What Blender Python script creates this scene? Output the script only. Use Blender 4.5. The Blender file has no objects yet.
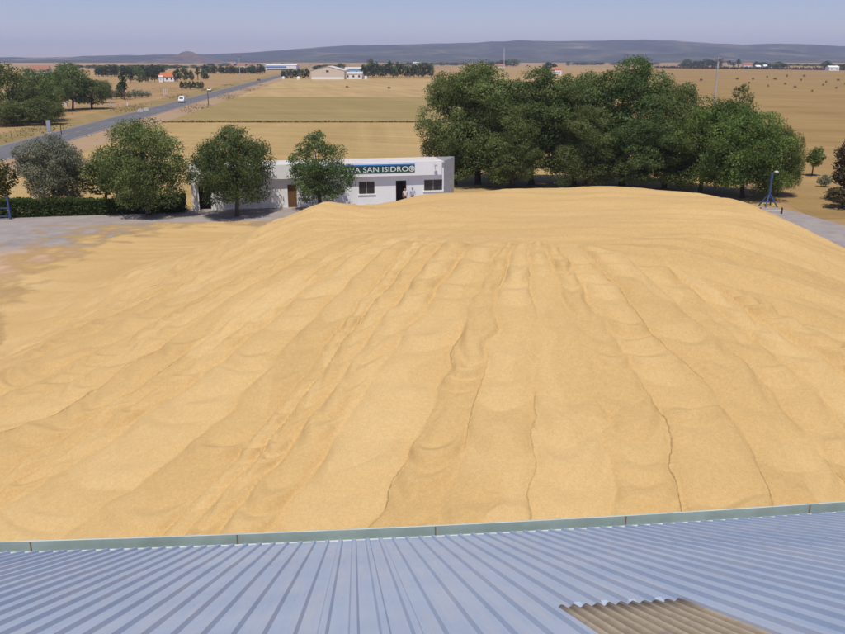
import bpy, math, random
import numpy as np
from mathutils import Vector, Matrix

random.seed(7)
scene = bpy.context.scene
COL = scene.collection
R = math.radians

# ------------------------------------------------------------------ camera maths
CAM_H = 14.2
PITCH = R(16.92)
FPX = 845.0
CX, CY = 422.5, 317.0
cP, sP = math.cos(PITCH), math.sin(PITCH)

def ray(px, py):
    dx, dy = px - CX, py - CY
    return Vector((dx, FPX * cP - dy * sP, -FPX * sP - dy * cP))

def at(px, py, z=0.0):
    """ground point seen at a place of the survey picture"""
    r = ray(px, py)
    t = (z - CAM_H) / r.z
    return Vector((r.x * t, r.y * t, z))

def row_z(py, y):
    """height seen on a row at a distance y"""
    r = ray(CX, py)
    return CAM_H + r.z / r.y * y

def mpp(p):
    """metres per survey pixel at a point"""
    return (p.y * cP + (CAM_H - p.z) * sP) / FPX

# ------------------------------------------------------------------ helpers
def link(o, parent=None):
    COL.objects.link(o)
    if parent is not None:
        o.parent = parent
    return o

def tag(o, label=None, cat=None, group=None, kind=None):
    if label: o['label'] = label
    if cat: o['category'] = cat
    if group: o['group'] = group
    if kind: o['kind'] = kind
    return o

def empty(name, loc=(0, 0, 0), rz=0.0):
    o = bpy.data.objects.new(name, None)
    o.empty_display_size = 0.5
    o.location = loc
    o.rotation_euler = (0, 0, rz)
    return link(o)

class MB:
    def __init__(s):
        s.v, s.f, s.m = [], [], []
    def quad(s, pts, mi=0):
        b = len(s.v)
        s.v += [tuple(p) for p in pts]
        s.f.append(tuple(range(b, b + len(pts)))); s.m.append(mi)
    def box(s, lo, hi, mi=0, taper=0.0):
        b = len(s.v)
        x0, y0, z0 = lo; x1, y1, z1 = hi
        t = taper
        s.v += [(x0, y0, z0), (x1, y0, z0), (x1, y1, z0), (x0, y1, z0),
                (x0 + t, y0 + t, z1), (x1 - t, y0 + t, z1), (x1 - t, y1 - t, z1), (x0 + t, y1 - t, z1)]
        for q in ((0, 3, 2, 1), (4, 5, 6, 7), (0, 1, 5, 4), (1, 2, 6, 5), (2, 3, 7, 6), (3, 0, 4, 7)):
            s.f.append(tuple(b + i for i in q)); s.m.append(mi)
        return s
    def prism(s, outline, y0, y1, mi=0):
        """outline in x,z extruded along y"""
        b = len(s.v); n = len(outline)
        s.v += [(x, y0, z) for x, z in outline] + [(x, y1, z) for x, z in outline]
        s.f.append(tuple(b + i for i in range(n))); s.m.append(mi)
        s.f.append(tuple(b + n + i for i in reversed(range(n)))); s.m.append(mi)
        for i in range(n):
            j = (i + 1) % n
            s.f.append((b + j, b + i, b + n + i, b + n + j)); s.m.append(mi)
        return s
    def tube(s, pts, rad, n=7, mi=0, cap=True):
        pts = [Vector(p) for p in pts]
        rings = []
        for i, p in enumerate(pts):
            d = (pts[min(i + 1, len(pts) - 1)] - pts[max(i - 1, 0)])
            if d.length < 1e-9: d = Vector((0, 0, 1))
            d.normalize()
            a = d.orthogonal().normalized() if abs(d.z) < 0.99 else Vector((1, 0, 0))
            a = (a - d * a.dot(d)).normalized()
            c = d.cross(a)
            r = rad[i] if isinstance(rad, (list, tuple)) else rad
            b = len(s.v)
            for k in range(n):
                t = 2 * math.pi * k / n
                s.v.append(tuple(p + a * (r * math.cos(t)) + c * (r * math.sin(t))))
            rings.append(b)
        for i in range(len(rings) - 1):
            for k in range(n):
                j = (k + 1) % n
                s.f.append((rings[i] + k, rings[i] + j, rings[i + 1] + j, rings[i + 1] + k)); s.m.append(mi)
        if cap:
            s.f.append(tuple(rings[0] + k for k in reversed(range(n)))); s.m.append(mi)
            s.f.append(tuple(rings[-1] + k for k in range(n))); s.m.append(mi)
        return s
    def build(s, name, mats, parent=None, smooth=False, loc=None, rz=None):
        me = bpy.data.meshes.new(name)
        me.from_pydata(s.v, [], s.f)
        mats = mats if isinstance(mats, (list, tuple)) else [mats]
        for m in mats: me.materials.append(m)
        if len(mats) > 1:
            me.polygons.foreach_set('material_index', s.m)
        if smooth:
            me.polygons.foreach_set('use_smooth', [True] * len(s.f))
        me.update()
        o = bpy.data.objects.new(name, me)
        link(o, parent)
        if loc is not None: o.location = loc
        if rz is not None: o.rotation_euler = (0, 0, rz)
        return o

def np_mesh(name, V, F, mat, attrs=None, smooth=False, parent=None):
    """V (n,3), F (m,4) quads"""
    me = bpy.data.meshes.new(name)
    k = F.shape[1]
    me.vertices.add(len(V)); me.vertices.foreach_set('co', V.astype(np.float32).ravel())
    me.loops.add(F.size); me.loops.foreach_set('vertex_index', F.astype(np.int32).ravel())
    me.polygons.add(len(F))
    me.polygons.foreach_set('loop_start', (np.arange(len(F)) * k).astype(np.int32))
    me.polygons.foreach_set('loop_total', np.full(len(F), k, np.int32))
    if smooth: me.polygons.foreach_set('use_smooth', np.ones(len(F), bool))
    for nme, arr in (attrs or {}).items():
        a = me.attributes.new(nme, 'FLOAT', 'POINT')
        a.data.foreach_set('value', arr.astype(np.float32))
    me.materials.append(mat)
    me.update(calc_edges=True); me.validate()
    o = bpy.data.objects.new(name, me)
    return link(o, parent)

def copy_tree(o, parent=None):
    c = o.copy(); COL.objects.link(c)
    if parent is not None: c.parent = parent
    for ch in [x for x in bpy.data.objects if x.parent is o]:
        copy_tree(ch, c)
    return c

# ------------------------------------------------------------------ materials
class N:
    def __init__(s, name):
        s.mat = bpy.data.materials.new(name); s.mat.use_nodes = True
        s.t = s.mat.node_tree; s.b = s.t.nodes['Principled BSDF']
        s.b.inputs['Roughness'].default_value = 0.8
        s.b.inputs['Specular IOR Level'].default_value = 0.2
    def n(s, ty, **kw):
        x = s.t.nodes.new(ty)
        for k, v in kw.items():
            if k in x.inputs: x.inputs[k].default_value = v
            else: setattr(x, k, v)
        return x
    def l(s, a, b): s.t.links.new(a, b)
    def coords(s, kind='world'):
        if kind == 'world': return s.n('ShaderNodeNewGeometry').outputs['Position']
        return s.n('ShaderNodeTexCoord').outputs['Object']
    def mapped(s, vec, scale=(1, 1, 1), rot=(0, 0, 0)):
        m = s.n('ShaderNodeMapping'); m.inputs['Scale'].default_value = scale
        m.inputs['Rotation'].default_value = rot
        s.l(vec, m.inputs['Vector']); return m.outputs['Vector']
    def noise(s, vec, scale, detail=4, rough=0.55, dist=0.0):
        x = s.n('ShaderNodeTexNoise'); x.inputs['Scale'].default_value = scale
        x.inputs['Detail'].default_value = detail; x.inputs['Roughness'].default_value = rough
        x.inputs['Distortion'].default_value = dist
        s.l(vec, x.inputs['Vector']); return x.outputs['Fac']
    def ramp(s, fac, stops, interp='LINEAR'):
        r = s.n('ShaderNodeValToRGB'); r.color_ramp.interpolation = interp
        e = r.color_ramp.elements
        while len(e) < len(stops): e.new(0.5)
        for i, (p, c) in enumerate(stops):
            e[i].position = p
            e[i].color = (c, c, c, 1) if isinstance(c, (int, float)) else (*c, 1)
        s.l(fac, r.inputs['Fac']); return r.outputs['Color']
    def mix(s, fac, a, b, mode='MIX'):
        m = s.n('ShaderNodeMix', data_type='RGBA', blend_type=mode)
        for i, v in ((0, fac), (6, a), (7, b)):
            if isinstance(v, (int, float)): m.inputs[i].default_value = v
            elif isinstance(v, tuple): m.inputs[i].default_value = (*v, 1)
            else: s.l(v, m.inputs[i])
        return m.outputs[2]
    def math(s, op, a, b=0.0, c=0.0):
        m = s.n('ShaderNodeMath', operation=op)
        for i, v in enumerate((a, b, c)):
            if isinstance(v, (int, float)): m.inputs[i].default_value = v
            else: s.l(v, m.inputs[i])
        return m.outputs[0]
    def bump(s, h, strength=0.3, dist=0.02):
        b = s.n('ShaderNodeBump'); b.inputs['Strength'].default_value = strength
        b.inputs['Distance'].default_value = dist
        s.l(h, b.inputs['Height']); s.l(b.outputs['Normal'], s.b.inputs['Normal'])
    def base(s, c):
        if isinstance(c, tuple): s.b.inputs['Base Color'].default_value = (*c, 1)
        else: s.l(c, s.b.inputs['Base Color'])

def plain(name, c, rough=0.7, vary=0.18, scale=2.0, metal=0.0, spec=0.25, kind='obj'):
    m = N(name)
    f = m.noise(m.coords(kind), scale, 5, 0.6)
    lo = tuple(x * (1 - vary) for x in c); hi = tuple(min(1, x * (1 + vary)) for x in c)
    m.base(m.ramp(f, [(0.3, lo), (0.7, hi)]))
    m.b.inputs['Roughness'].default_value = rough
    m.b.inputs['Metallic'].default_value = metal
    m.b.inputs['Specular IOR Level'].default_value = spec
    return m.mat

def field_mat(name, a, b, c, row_rot=0.0, row_scale=0.35, patch=0.012, streak=0.5):
    """stubble: broad patches, drill rows and fine litter"""
    m = N(name); p = m.coords('world')
    f1 = m.noise(p, patch, 6, 0.62, 0.4)
    col = m.ramp(f1, [(0.32, a), (0.5, b), (0.68, c)])
    st = m.noise(m.mapped(m.mapped(p, (1, 1, 1), (0, 0, row_rot)), (0.012, row_scale, 1)), 1.0, 5, 0.68, 0.5)
    st2 = m.noise(m.mapped(m.mapped(p, (1, 1, 1), (0, 0, row_rot + 1.15)), (0.008, row_scale * 0.3, 1)), 1.0, 4, 0.6, 1.2)
    col = m.mix(0.45, col, m.ramp(st2, [(0.35, tuple(x * 0.72 for x in b)), (0.62, tuple(min(1, x * 1.22) for x in c))]))
    col = m.mix(streak, col, m.ramp(st, [(0.3, tuple(x * 0.66 for x in a)), (0.7, tuple(min(1, x * 1.18) for x in c))]))
    f2 = m.noise(p, 1.6, 4, 0.7)
    col = m.mix(0.22, col, m.ramp(f2, [(0.3, tuple(x * 0.55 for x in a)), (0.7, tuple(min(1, x * 1.2) for x in c))]))
    m.base(col); m.b.inputs['Roughness'].default_value = 0.95
    m.b.inputs['Specular IOR Level'].default_value = 0.05
    return m.mat

def leaf_mat(name, dark, mid, light, trans=0.42):
    m = N(name)
    at_ = m.n('ShaderNodeAttribute'); at_.attribute_name = 'tone'
    oi = m.n('ShaderNodeObjectInfo')
    col = m.ramp(at_.outputs['Fac'], [(0.0, dark), (0.5, mid), (1.0, light)])
    hs = m.n('ShaderNodeHueSaturation')
    m.l(m.math('MULTIPLY_ADD', oi.outputs['Random'], 0.025, 0.49), hs.inputs['Hue'])
    m.l(m.math('MULTIPLY_ADD', oi.outputs['Random'], 0.3, 0.85), hs.inputs['Value'])
    m.l(col, hs.inputs['Color'])
    m.l(hs.outputs['Color'], m.b.inputs['Base Color'])
    m.b.inputs['Roughness'].default_value = 0.6
    m.b.inputs['Specular IOR Level'].default_value = 0.25
    tr = m.n('ShaderNodeBsdfTranslucent'); m.l(hs.outputs['Color'], tr.inputs['Color'])
    mx = m.n('ShaderNodeMixShader'); mx.inputs[0].default_value = trans
    m.l(m.b.outputs[0], mx.inputs[1]); m.l(tr.outputs[0], mx.inputs[2])
    m.l(mx.outputs[0], m.t.nodes['Material Output'].inputs['Surface'])
    return m.mat

M = {}
M['leaf_olive'] = leaf_mat('leaf_olive', (0.075, 0.097, 0.029), (0.172, 0.213, 0.067), (0.309, 0.348, 0.132))
M['leaf_dark'] = leaf_mat('leaf_dark', (0.058, 0.09, 0.03), (0.14, 0.201, 0.064), (0.257, 0.319, 0.114))
M['leaf_bright'] = leaf_mat('leaf_bright', (0.068, 0.099, 0.022), (0.158, 0.216, 0.054), (0.282, 0.341, 0.095))
M['leaf_grey'] = leaf_mat('leaf_grey', (0.101, 0.116, 0.074), (0.224, 0.242, 0.158), (0.381, 0.385, 0.263))
M['leaf_gold'] = leaf_mat('leaf_gold', (0.05, 0.055, 0.012), (0.11, 0.11, 0.025), (0.2, 0.17, 0.05))
M['leaf_hedge'] = leaf_mat('leaf_hedge', (0.03, 0.056, 0.015), (0.083, 0.133, 0.03), (0.165, 0.224, 0.06))
M['leaf_brown'] = leaf_mat('leaf_brown', (0.072, 0.056, 0.027), (0.136, 0.104, 0.053), (0.224, 0.176, 0.083))
M['leaf_dry'] = leaf_mat('leaf_dry', (0.17, 0.125, 0.05), (0.28, 0.20, 0.085), (0.38, 0.29, 0.14))
M['leaf_far'] = leaf_mat('leaf_far', (0.024, 0.046, 0.018), (0.057, 0.094, 0.034), (0.109, 0.16, 0.055))
M['bark'] = plain('bark', (0.085, 0.065, 0.048), 0.95, 0.4, 6)
def wall_mat():
    m = N('white_wall'); p = m.coords('obj')
    f = m.noise(p, 0.8, 5, 0.6)
    col = m.ramp(f, [(0.3, (0.81, 0.81, 0.80)), (0.7, (0.88, 0.88, 0.87))])
    st = m.noise(m.mapped(p, (3.5, 3.5, 0.25)), 1.0, 5, 0.7)                 # rain streaks
    col = m.mix(m.ramp(st, [(0.55, 0.0), (0.8, 0.2)]), col, (0.55, 0.53, 0.50))
    m.base(col); m.b.inputs['Roughness'].default_value = 0.85
    return m.mat
M['white_wall'] = wall_mat()
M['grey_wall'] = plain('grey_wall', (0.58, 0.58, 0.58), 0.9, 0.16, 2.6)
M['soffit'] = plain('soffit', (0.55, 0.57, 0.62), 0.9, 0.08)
M['blue_paint'] = plain('blue_paint', (0.05, 0.22, 0.62), 0.55, 0.1)
M['sign_green'] = plain('sign_green', (0.022, 0.07, 0.05), 0.5, 0.15, 3)
M['letter_white'] = plain('letter_white', (0.82, 0.86, 0.80), 0.5, 0.03)
M['glass_dark'] = plain('glass_dark', (0.035, 0.033, 0.035), 0.12, 0.2, 1.5, spec=0.6)
M['alu'] = plain('alu', (0.42, 0.40, 0.38), 0.45, 0.1, metal=0.3)
M['dark_room'] = plain('dark_room', (0.06, 0.05, 0.05), 0.9, 0.2)
M['brown_door'] = plain('brown_door', (0.16, 0.08, 0.035), 0.6, 0.2)
M['tile_roof'] = plain('tile_roof', (0.50, 0.17, 0.07), 0.85, 0.2, 1.5)
M['tile_dull'] = plain('tile_dull', (0.34, 0.16, 0.11), 0.85, 0.2, 1.5)
M['cream_wall'] = plain('cream_wall', (0.68, 0.58, 0.47), 0.9, 0.06)
M['grey_roof'] = plain('grey_roof', (0.62, 0.58, 0.54), 0.8, 0.08)
M['teal_wall'] = plain('teal_wall', (0.20, 0.42, 0.60), 0.7, 0.1)
M['concrete'] = plain('concrete', (0.44, 0.41, 0.37), 0.9, 0.14, 3)
M['steel_blue'] = plain('steel_blue', (0.055, 0.085, 0.17), 0.5, 0.2, 4)
M['grey_paint'] = plain('grey_paint', (0.36, 0.38, 0.42), 0.6, 0.15, 3)
M['white_paint'] = plain('white_paint', (0.80, 0.80, 0.80), 0.3, 0.03, spec=0.5)
M['red_paint'] = plain('red_paint', (0.26, 0.03, 0.025), 0.3, 0.05, spec=0.5)
M['rubber'] = plain('rubber', (0.025, 0.025, 0.025), 0.8, 0.1)
M['wood_dark'] = plain('wood_dark', (0.07, 0.05, 0.035), 0.9, 0.3, 5)
M['skin'] = plain('skin', (0.42, 0.22, 0.14), 0.6, 0.05)
M['hair_dark'] = plain('hair_dark', (0.02, 0.015, 0.012), 0.6, 0.1)
M['hair_brown'] = plain('hair_brown', (0.09, 0.045, 0.025), 0.6, 0.1)
M['shirt_white'] = plain('shirt_white', (0.72, 0.72, 0.78), 0.9, 0.05)
M['shirt_blue'] = plain('shirt_blue', (0.48, 0.52, 0.70), 0.9, 0.05)
M['shirt_pink'] = plain('shirt_pink', (0.74, 0.64, 0.66), 0.9, 0.05)
M['trouser'] = plain('trouser', (0.06, 0.07, 0.11), 0.9, 0.1)
M['gutter'] = plain('gutter', (0.33, 0.40, 0.37), 0.6, 0.16, 1.6)
M['gutter_lip'] = plain('gutter_lip', (0.46, 0.50, 0.45), 0.6, 0.12, 2)
M['flashing'] = plain('flashing', (0.62, 0.66, 0.66), 0.5, 0.14, 3)
M['rust'] = plain('rust', (0.24, 0.15, 0.10), 0.9, 0.4, 14)

def roof_mat():
    m = N('blue_metal_sheet'); p = m.coords('obj')
    f = m.noise(p, 0.5, 5, 0.6)
    col = m.ramp(f, [(0.3, (0.33, 0.42, 0.555)), (0.7, (0.42, 0.495, 0.605))])
    d = m.noise(m.mapped(p, (9, 0.5, 1)), 1.0, 5, 0.65)                     # dust run down the flats
    col = m.mix(m.ramp(d, [(0.45, 0.0), (0.8, 0.55)]), col, (0.56, 0.53, 0.53))
    g = m.noise(p, 30, 3, 0.7)
    col = m.mix(m.ramp(g, [(0.6, 0.0), (0.75, 0.3)]), col, (0.24, 0.24, 0.28))
    m.base(col); m.b.inputs['Roughness'].default_value = 0.55
    m.b.inputs['Specular IOR Level'].default_value = 0.3
    m.bump(m.noise(p, 2.2, 3, 0.5), 0.25, 0.02)
    return m.mat
M['roof'] = roof_mat()

def skylight_mat(xo, pitch):
    m = N('weathered_fibreglass'); p = m.coords('obj')
    sx = m.n('ShaderNodeSeparateXYZ'); m.l(p, sx.inputs[0])
    c = m.math('COSINE', m.math('MULTIPLY', m.math('SUBTRACT', sx.outputs[0], xo), 2 * math.pi / pitch))     # dirt lies in the troughs
    f = m.math('ADD', m.math('MULTIPLY_ADD', c, -0.28, 0.42), m.math('MULTIPLY_ADD', m.noise(m.mapped(p, (9, 1.2, 1)), 1.0, 5, 0.7), 0.7, -0.28))
    col = m.ramp(f, [(0.12, (0.24, 0.19, 0.135)), (0.5, (0.38, 0.305, 0.21)), (0.9, (0.52, 0.44, 0.32))])
    col = m.mix(m.ramp(m.noise(p, 4.0, 6, 0.75), [(0.50, 0.0), (0.68, 0.5)]), col, (0.20, 0.17, 0.155))
    m.base(col); m.b.inputs['Roughness'].default_value = 0.7
    m.bump(m.noise(p, 40, 4, 0.6), 0.4, 0.01)
    return m.mat

def grain_mat():
    m = N('barley_grain'); p = m.coords('world')
    tone = m.n('ShaderNodeAttribute'); tone.attribute_name = 'tone'
    seam = m.n('ShaderNodeAttribute'); seam.attribute_name = 'seam'
    col = m.ramp(tone.outputs['Fac'], [(0.0, (0.445, 0.275, 0.108)), (0.5, (0.58, 0.388, 0.168)), (1.0, (0.735, 0.54, 0.275))])
    f = m.noise(p, 0.35, 5, 0.6, 0.5)
    col = m.mix(m.ramp(f, [(0.35, 0.0), (0.75, 0.45)]), col, (0.57, 0.36, 0.15))
    g = m.noise(p, 38, 3, 0.8)                                             # kernels and chaff
    col = m.mix(0.5, col, m.ramp(g, [(0.3, (0.36, 0.225, 0.085)), (0.55, (0.60, 0.405, 0.175)), (0.75, (0.84, 0.65, 0.35))]))
    g2 = m.noise(p, 9, 4, 0.7)
    col = m.mix(0.16, col, m.ramp(g2, [(0.35, (0.40, 0.25, 0.09)), (0.65, (0.78, 0.55, 0.25))]))
    br = m.ramp(m.noise(p, 2.6, 5, 0.75), [(0.28, 0.15), (0.50, 1.0)])      # chaff caught in the seams, broken up
    sdn = m.n('ShaderNodeAttribute'); sdn.attribute_name = 'sd'
    wv = m.math('ADD', m.math('MULTIPLY_ADD', m.noise(p, 2.2, 3, 0.6), 0.16, -0.08), m.math('MULTIPLY_ADD', m.noise(p, 9, 3, 0.7), 0.07, -0.035))
    ln = m.math('ABSOLUTE', m.math('ADD', sdn.outputs['Fac'], wv))
    line = m.ramp(ln, [(0.008, 0.9), (0.032, 0.0)])
    sf = m.math('MULTIPLY', m.math('MULTIPLY', m.math('MULTIPLY', seam.outputs['Fac'], line), br), 0.85)
    col = m.mix(sf, col, (0.19, 0.125, 0.065))
    m.base(col); m.b.inputs['Roughness'].default_value = 0.95
    m.b.inputs['Specular IOR Level'].default_value = 0.08
    cv = m.n('ShaderNodeAttribute'); cv.attribute_name = 'cover'            # thin scattered rim: single kernels on the ground
    al = m.math('ADD', m.math('MULTIPLY', cv.outputs['Fac'], 0.80), m.math('ADD', m.math('MULTIPLY', m.noise(p, 1.2, 5, 0.7), 0.22), m.math('MULTIPLY', m.noise(p, 16, 4, 0.8), 0.26)))
    m.l(m.ramp(al, [(0.36, 0.0), (0.62, 1.0)]), m.b.inputs['Alpha'])
    h = m.math('ADD', m.math('MULTIPLY', m.noise(p, 22, 4, 0.75), 0.5), m.noise(p, 3.5, 4, 0.6))
    m.bump(h, 0.4, 0.035)
    return m.mat
M['grain'] = grain_mat()

def ground_mat():
    m = N('dry_plain'); p = m.coords('world')
    v = m.n('ShaderNodeTexVoronoi'); v.inputs['Scale'].default_value = 1.0
    m.l(m.mapped(p, (0.0032, 0.0012, 1), (0, 0, 0.12)), v.inputs['Vector'])
    cell = m.n('ShaderNodeSeparateColor'); m.l(v.outputs['Color'], cell.inputs[0])
    col = m.ramp(cell.outputs[0], [(0.0, (0.30, 0.19, 0.085)), (0.3, (0.37, 0.24, 0.10)), (0.55, (0.42, 0.29, 0.13)), (0.8, (0.34, 0.20, 0.11)), (1.0, (0.24, 0.20, 0.09))])
    f = m.noise(p, 0.02, 6, 0.65)
    col = m.mix(m.ramp(f, [(0.3, 0.0), (0.7, 0.7)]), col, (0.38, 0.25, 0.115))
    g = m.noise(p, 0.8, 5, 0.75)
    col = m.mix(0.3, col, m.ramp(g, [(0.3, (0.22, 0.14, 0.06)), (0.7, (0.46, 0.33, 0.16))]))
    m.base(col); m.b.inputs['Roughness'].default_value = 0.95
    m.b.inputs['Specular IOR Level'].default_value = 0.05
    return m.mat

def yard_mat():
    m = N('yard_surface'); p = m.coords('world')
    big = m.noise(p, 0.09, 6, 0.62, 0.6)
    asphalt = m.ramp(m.noise(p, 0.5, 6, 0.7), [(0.3, (0.27, 0.235, 0.22)), (0.7, (0.39, 0.335, 0.31))])
    earth = m.ramp(m.noise(p, 0.35, 6, 0.7), [(0.3, (0.46, 0.31, 0.19)), (0.7, (0.57, 0.40, 0.255))])
    sx = m.n('ShaderNodeSeparateXYZ'); m.l(p, sx.inputs[0])
    # reddish earth lies on the left of the heap, nearer than the paved strip
    dx = m.math('DIVIDE', m.math('ADD', sx.outputs[0], 27.0), 9.0)
    dy = m.math('DIVIDE', m.math('SUBTRACT', sx.outputs[1], 55.0), 10.0)
    rr = m.math('SQRT', m.math('ADD', m.math('MULTIPLY', dx, dx), m.math('MULTIPLY', dy, dy)))
    fac = m.ramp(m.math('ADD', rr, m.math('MULTIPLY', big, 0.9)), [(0.95 / 2.5, 1.0), (1.0, 0.0)])
    rmp = fac.node; rmp.color_ramp.elements[0].position = 0.75; rmp.color_ramp.elements[1].position = 1.0
    rr2 = m.math('MULTIPLY', m.math('ADD', rr, m.math('MULTIPLY', big, 0.9)), 0.55)
    m.l(rr2, rmp.inputs['Fac'])
    col = m.mix(fac, asphalt, earth)
    # spilt grain thrown about the heap
    sp = m.ramp(m.noise(p, 0.22, 7, 0.72, 0.8), [(0.50, 0.0), (0.66, 0.65)])
    ex = m.math('DIVIDE', m.math('ADD', sx.outputs[0], 12.0), 17.0)
    ey = m.math('DIVIDE', m.math('SUBTRACT', sx.outputs[1], 62.0), 16.0)
    e3 = m.math('SQRT', m.math('ADD', m.math('MULTIPLY', ex, ex), m.math('MULTIPLY', ey, ey)))
    near3 = m.ramp(m.math('ADD', m.math('MULTIPLY', e3, 0.75), m.math('ADD', m.math('MULTIPLY', m.noise(p, 0.22, 7, 0.75), 0.45), m.math('MULTIPLY', m.noise(p, 5.0, 4, 0.8), 0.25))), [(0.82, 1.0), (1.15, 0.0)])
    dx2 = m.math('DIVIDE', m.math('SUBTRACT', sx.outputs[0], 4.0), 34.0)
    dy2 = m.math('DIVIDE', m.math('SUBTRACT', sx.outputs[1], 42.0), 29.0)
    r3 = m.math('SQRT', m.math('ADD', m.math('MULTIPLY', dx2, dx2), m.math('MULTIPLY', dy2, dy2)))
    near = m.ramp(r3, [(0.88, 1.0), (1.0, 0.0)]); 
    near2 = m.ramp(m.math('ADD', m.math('MULTIPLY', r3, 0.9), m.math('MULTIPLY', m.noise(p, 0.3, 6, 0.7), 0.25)), [(0.86, 1.0), (1.0, 0.0)])
    spf = m.math('MAXIMUM', m.math('MULTIPLY', sp, near), m.math('MULTIPLY', m.math('MAXIMUM', near2, near3), 0.92))
    col = m.mix(spf, col, m.ramp(m.noise(p, 6.0, 4, 0.7), [(0.3, (0.46, 0.30, 0.14)), (0.7, (0.64, 0.45, 0.23))]))
    m.base(col); m.b.inputs['Roughness'].default_value = 0.95
    m.b.inputs['Specular IOR Level'].default_value = 0.1
    m.bump(m.noise(p, 1.5, 5, 0.7), 0.3, 0.05)
    return m.mat

def road_mat():
    m = N('asphalt_road'); p = m.coords('world')
    f = m.noise(p, 0.06, 5, 0.6)
    col = m.ramp(f, [(0.3, (0.125, 0.12, 0.125)), (0.7, (0.18, 0.17, 0.17))])
    m.base(m.mix(0.3, col, m.ramp(m.noise(p, 1.5, 4, 0.7), [(0.3, (0.10, 0.10, 0.105)), (0.7, (0.22, 0.21, 0.21))])))
    m.b.inputs['Roughness'].default_value = 0.85
    return m.mat

def hill_mat():
    m = N('scrub_hills'); p = m.coords('world')
    f = m.noise(p, 0.0022, 8, 0.72, 0.5)
    col = m.ramp(f, [(0.36, (0.018, 0.03, 0.018)), (0.50, (0.05, 0.06, 0.03)), (0.58, (0.10, 0.10, 0.05)), (0.70, (0.30, 0.21, 0.12))])
    m.base(col); m.b.inputs['Roughness'].default_value = 1.0
    m.b.inputs['Specular IOR Level'].default_value = 0.0
    return m.mat

# ------------------------------------------------------------------ the ground and its sheets
def sheet(name, pts, z, mat):
    mb = MB(); mb.quad([(p[0], p[1], z) for p in pts])
    o = mb.build(name, mat); tag(o, kind='structure'); return o

g = MB()
rad = [0, 60, 200, 600, 1800, 5000, 9600]
nseg = 64
g.v.append((0, 0, 0))
for r_ in rad[1:]:
    for k in range(nseg):
        t = 2 * math.pi * k / nseg
        g.v.append((r_ * math.cos(t), r_ * math.sin(t), 0))
for k in range(nseg):
    g.f.append((0, 1 + k, 1 + (k + 1) % nseg)); g.m.append(0)
for j in range(len(rad) - 2):
    for k in range(nseg):
        a, b = 1 + j * nseg, 1 + (j + 1) * nseg
        k2 = (k + 1) % nseg
        g.f.append((a + k, b + k, b + k2, a + k2)); g.m.append(0)
tag(g.build('ground', ground_mat()), kind='structure')

RD = Vector((-0.0945, 0.99552, 0)); RN = Vector((0.99552, 0.0945, 0))       # road direction and its right
R0 = Vector((-67.0, 133.0, 0))
def rp(t, off): return R0 + RD * t + RN * off

FLD = {
    'tan': field_mat('stubble_tan', (0.353, 0.237, 0.09), (0.42, 0.288, 0.119), (0.487, 0.344, 0.157), 0.35, 0.30, 0.018),
    'green': field_mat('stubble_green', (0.248, 0.209, 0.078), (0.304, 0.234, 0.092), (0.376, 0.271, 0.118), 0.10, 0.22, 0.010),
    'pale': field_mat('stubble_pale', (0.37, 0.242, 0.099), (0.445, 0.302, 0.131), (0.504, 0.365, 0.18), 1.35, 0.16, 0.010, 0.4),
    'gold': field_mat('stubble_gold', (0.248, 0.156, 0.057), (0.32, 0.205, 0.078), (0.384, 0.258, 0.11), 0.18, 0.14, 0.010),
    'left': field_mat('dry_grass_field', (0.244, 0.185, 0.067), (0.395, 0.245, 0.114), (0.437, 0.28, 0.142), 0.6, 0.3, 0.02),
    'verge': field_mat('dusty_verge', (0.34, 0.22, 0.14), (0.45, 0.31, 0.22), (0.38, 0.27, 0.15), 0.0, 0.4, 0.05, 0.3),
    'grass': field_mat('rough_verge', (0.20, 0.16, 0.06), (0.29, 0.22, 0.09), (0.36, 0.26, 0.12), 0.0, 0.4, 0.06, 0.3),
}
def hline(py, x0, x1): return [at(x0, py), at(x1, py)]
def along(y, off):       # point at an offset from the road with a given y
    t = (y - R0.y - RN.y * off) / RD.y
    return rp(t, off)
yA, yB, yC, yD = 78.0, at(422, 122.5).y, at(422, 97).y, at(422, 79.0).y
sheet('stubble_field', [along(yA, 12.6), (36, yA), (44, yB), along(yB, 12.6)], 0.004, FLD['tan'])
sheet('green_stubble_field', [along(yB + 0.3, 12.6), (44, yB + 0.3), (78, yC), along(yC, 12.6)], 0.004, FLD['green'])
sheet('pale_stubble_field', [along(yC + 0.3, 12.6), (78, yC + 0.3), (110, yD), along(yD, 12.6)], 0.004, FLD['pale'])
sheet('golden_field', [(36.5, yA), (420, yA), (1150, 1500), (330, 1500), (110.5, yD)], 0.008, FLD['gold'])
sheet('dry_field', [along(90, -60), along(90, -14), along(700, -14), along(700, -420), along(180, -170)], 0.004, FLD['left'])
sheet('dusty_verge', [along(60, 5.0), along(60, 12.5), along(1300, 12.5), along(1300, 5.0)], 0.006, FLD['verge'])
sheet('rough_verge', [along(60, -13.9), along(60, -5.0), along(1300, -5.0), along(1300, -13.9)], 0.006, FLD['grass'])
sheet('road', [along(50, -4.6), along(50, 4.6), along(1300, 4.6), along(1300, -4.6)], 0.012, road_mat())
mk = MB()
for off in (-4.15, 4.15):
    a, b, c, d = along(50, off - .08), along(50, off + .08), along(1300, off + .08), along(1300, off - .08)
    mk.quad([(p.x, p.y, 0.016) for p in (a, b, c, d)])
t = 60
while t < 900:
    a, b, c, d = along(t, -.07), along(t, .07), along(t + 3.5, .07), along(t + 3.5, -.07)
    mk.quad([(p.x, p.y, 0.016) for p in (a, b, c, d)]); t += 9
tag(mk.build('road_markings', plain('road_paint', (0.42, 0.42, 0.42), 0.8, 0.3, 1.0)), kind='structure')
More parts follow.
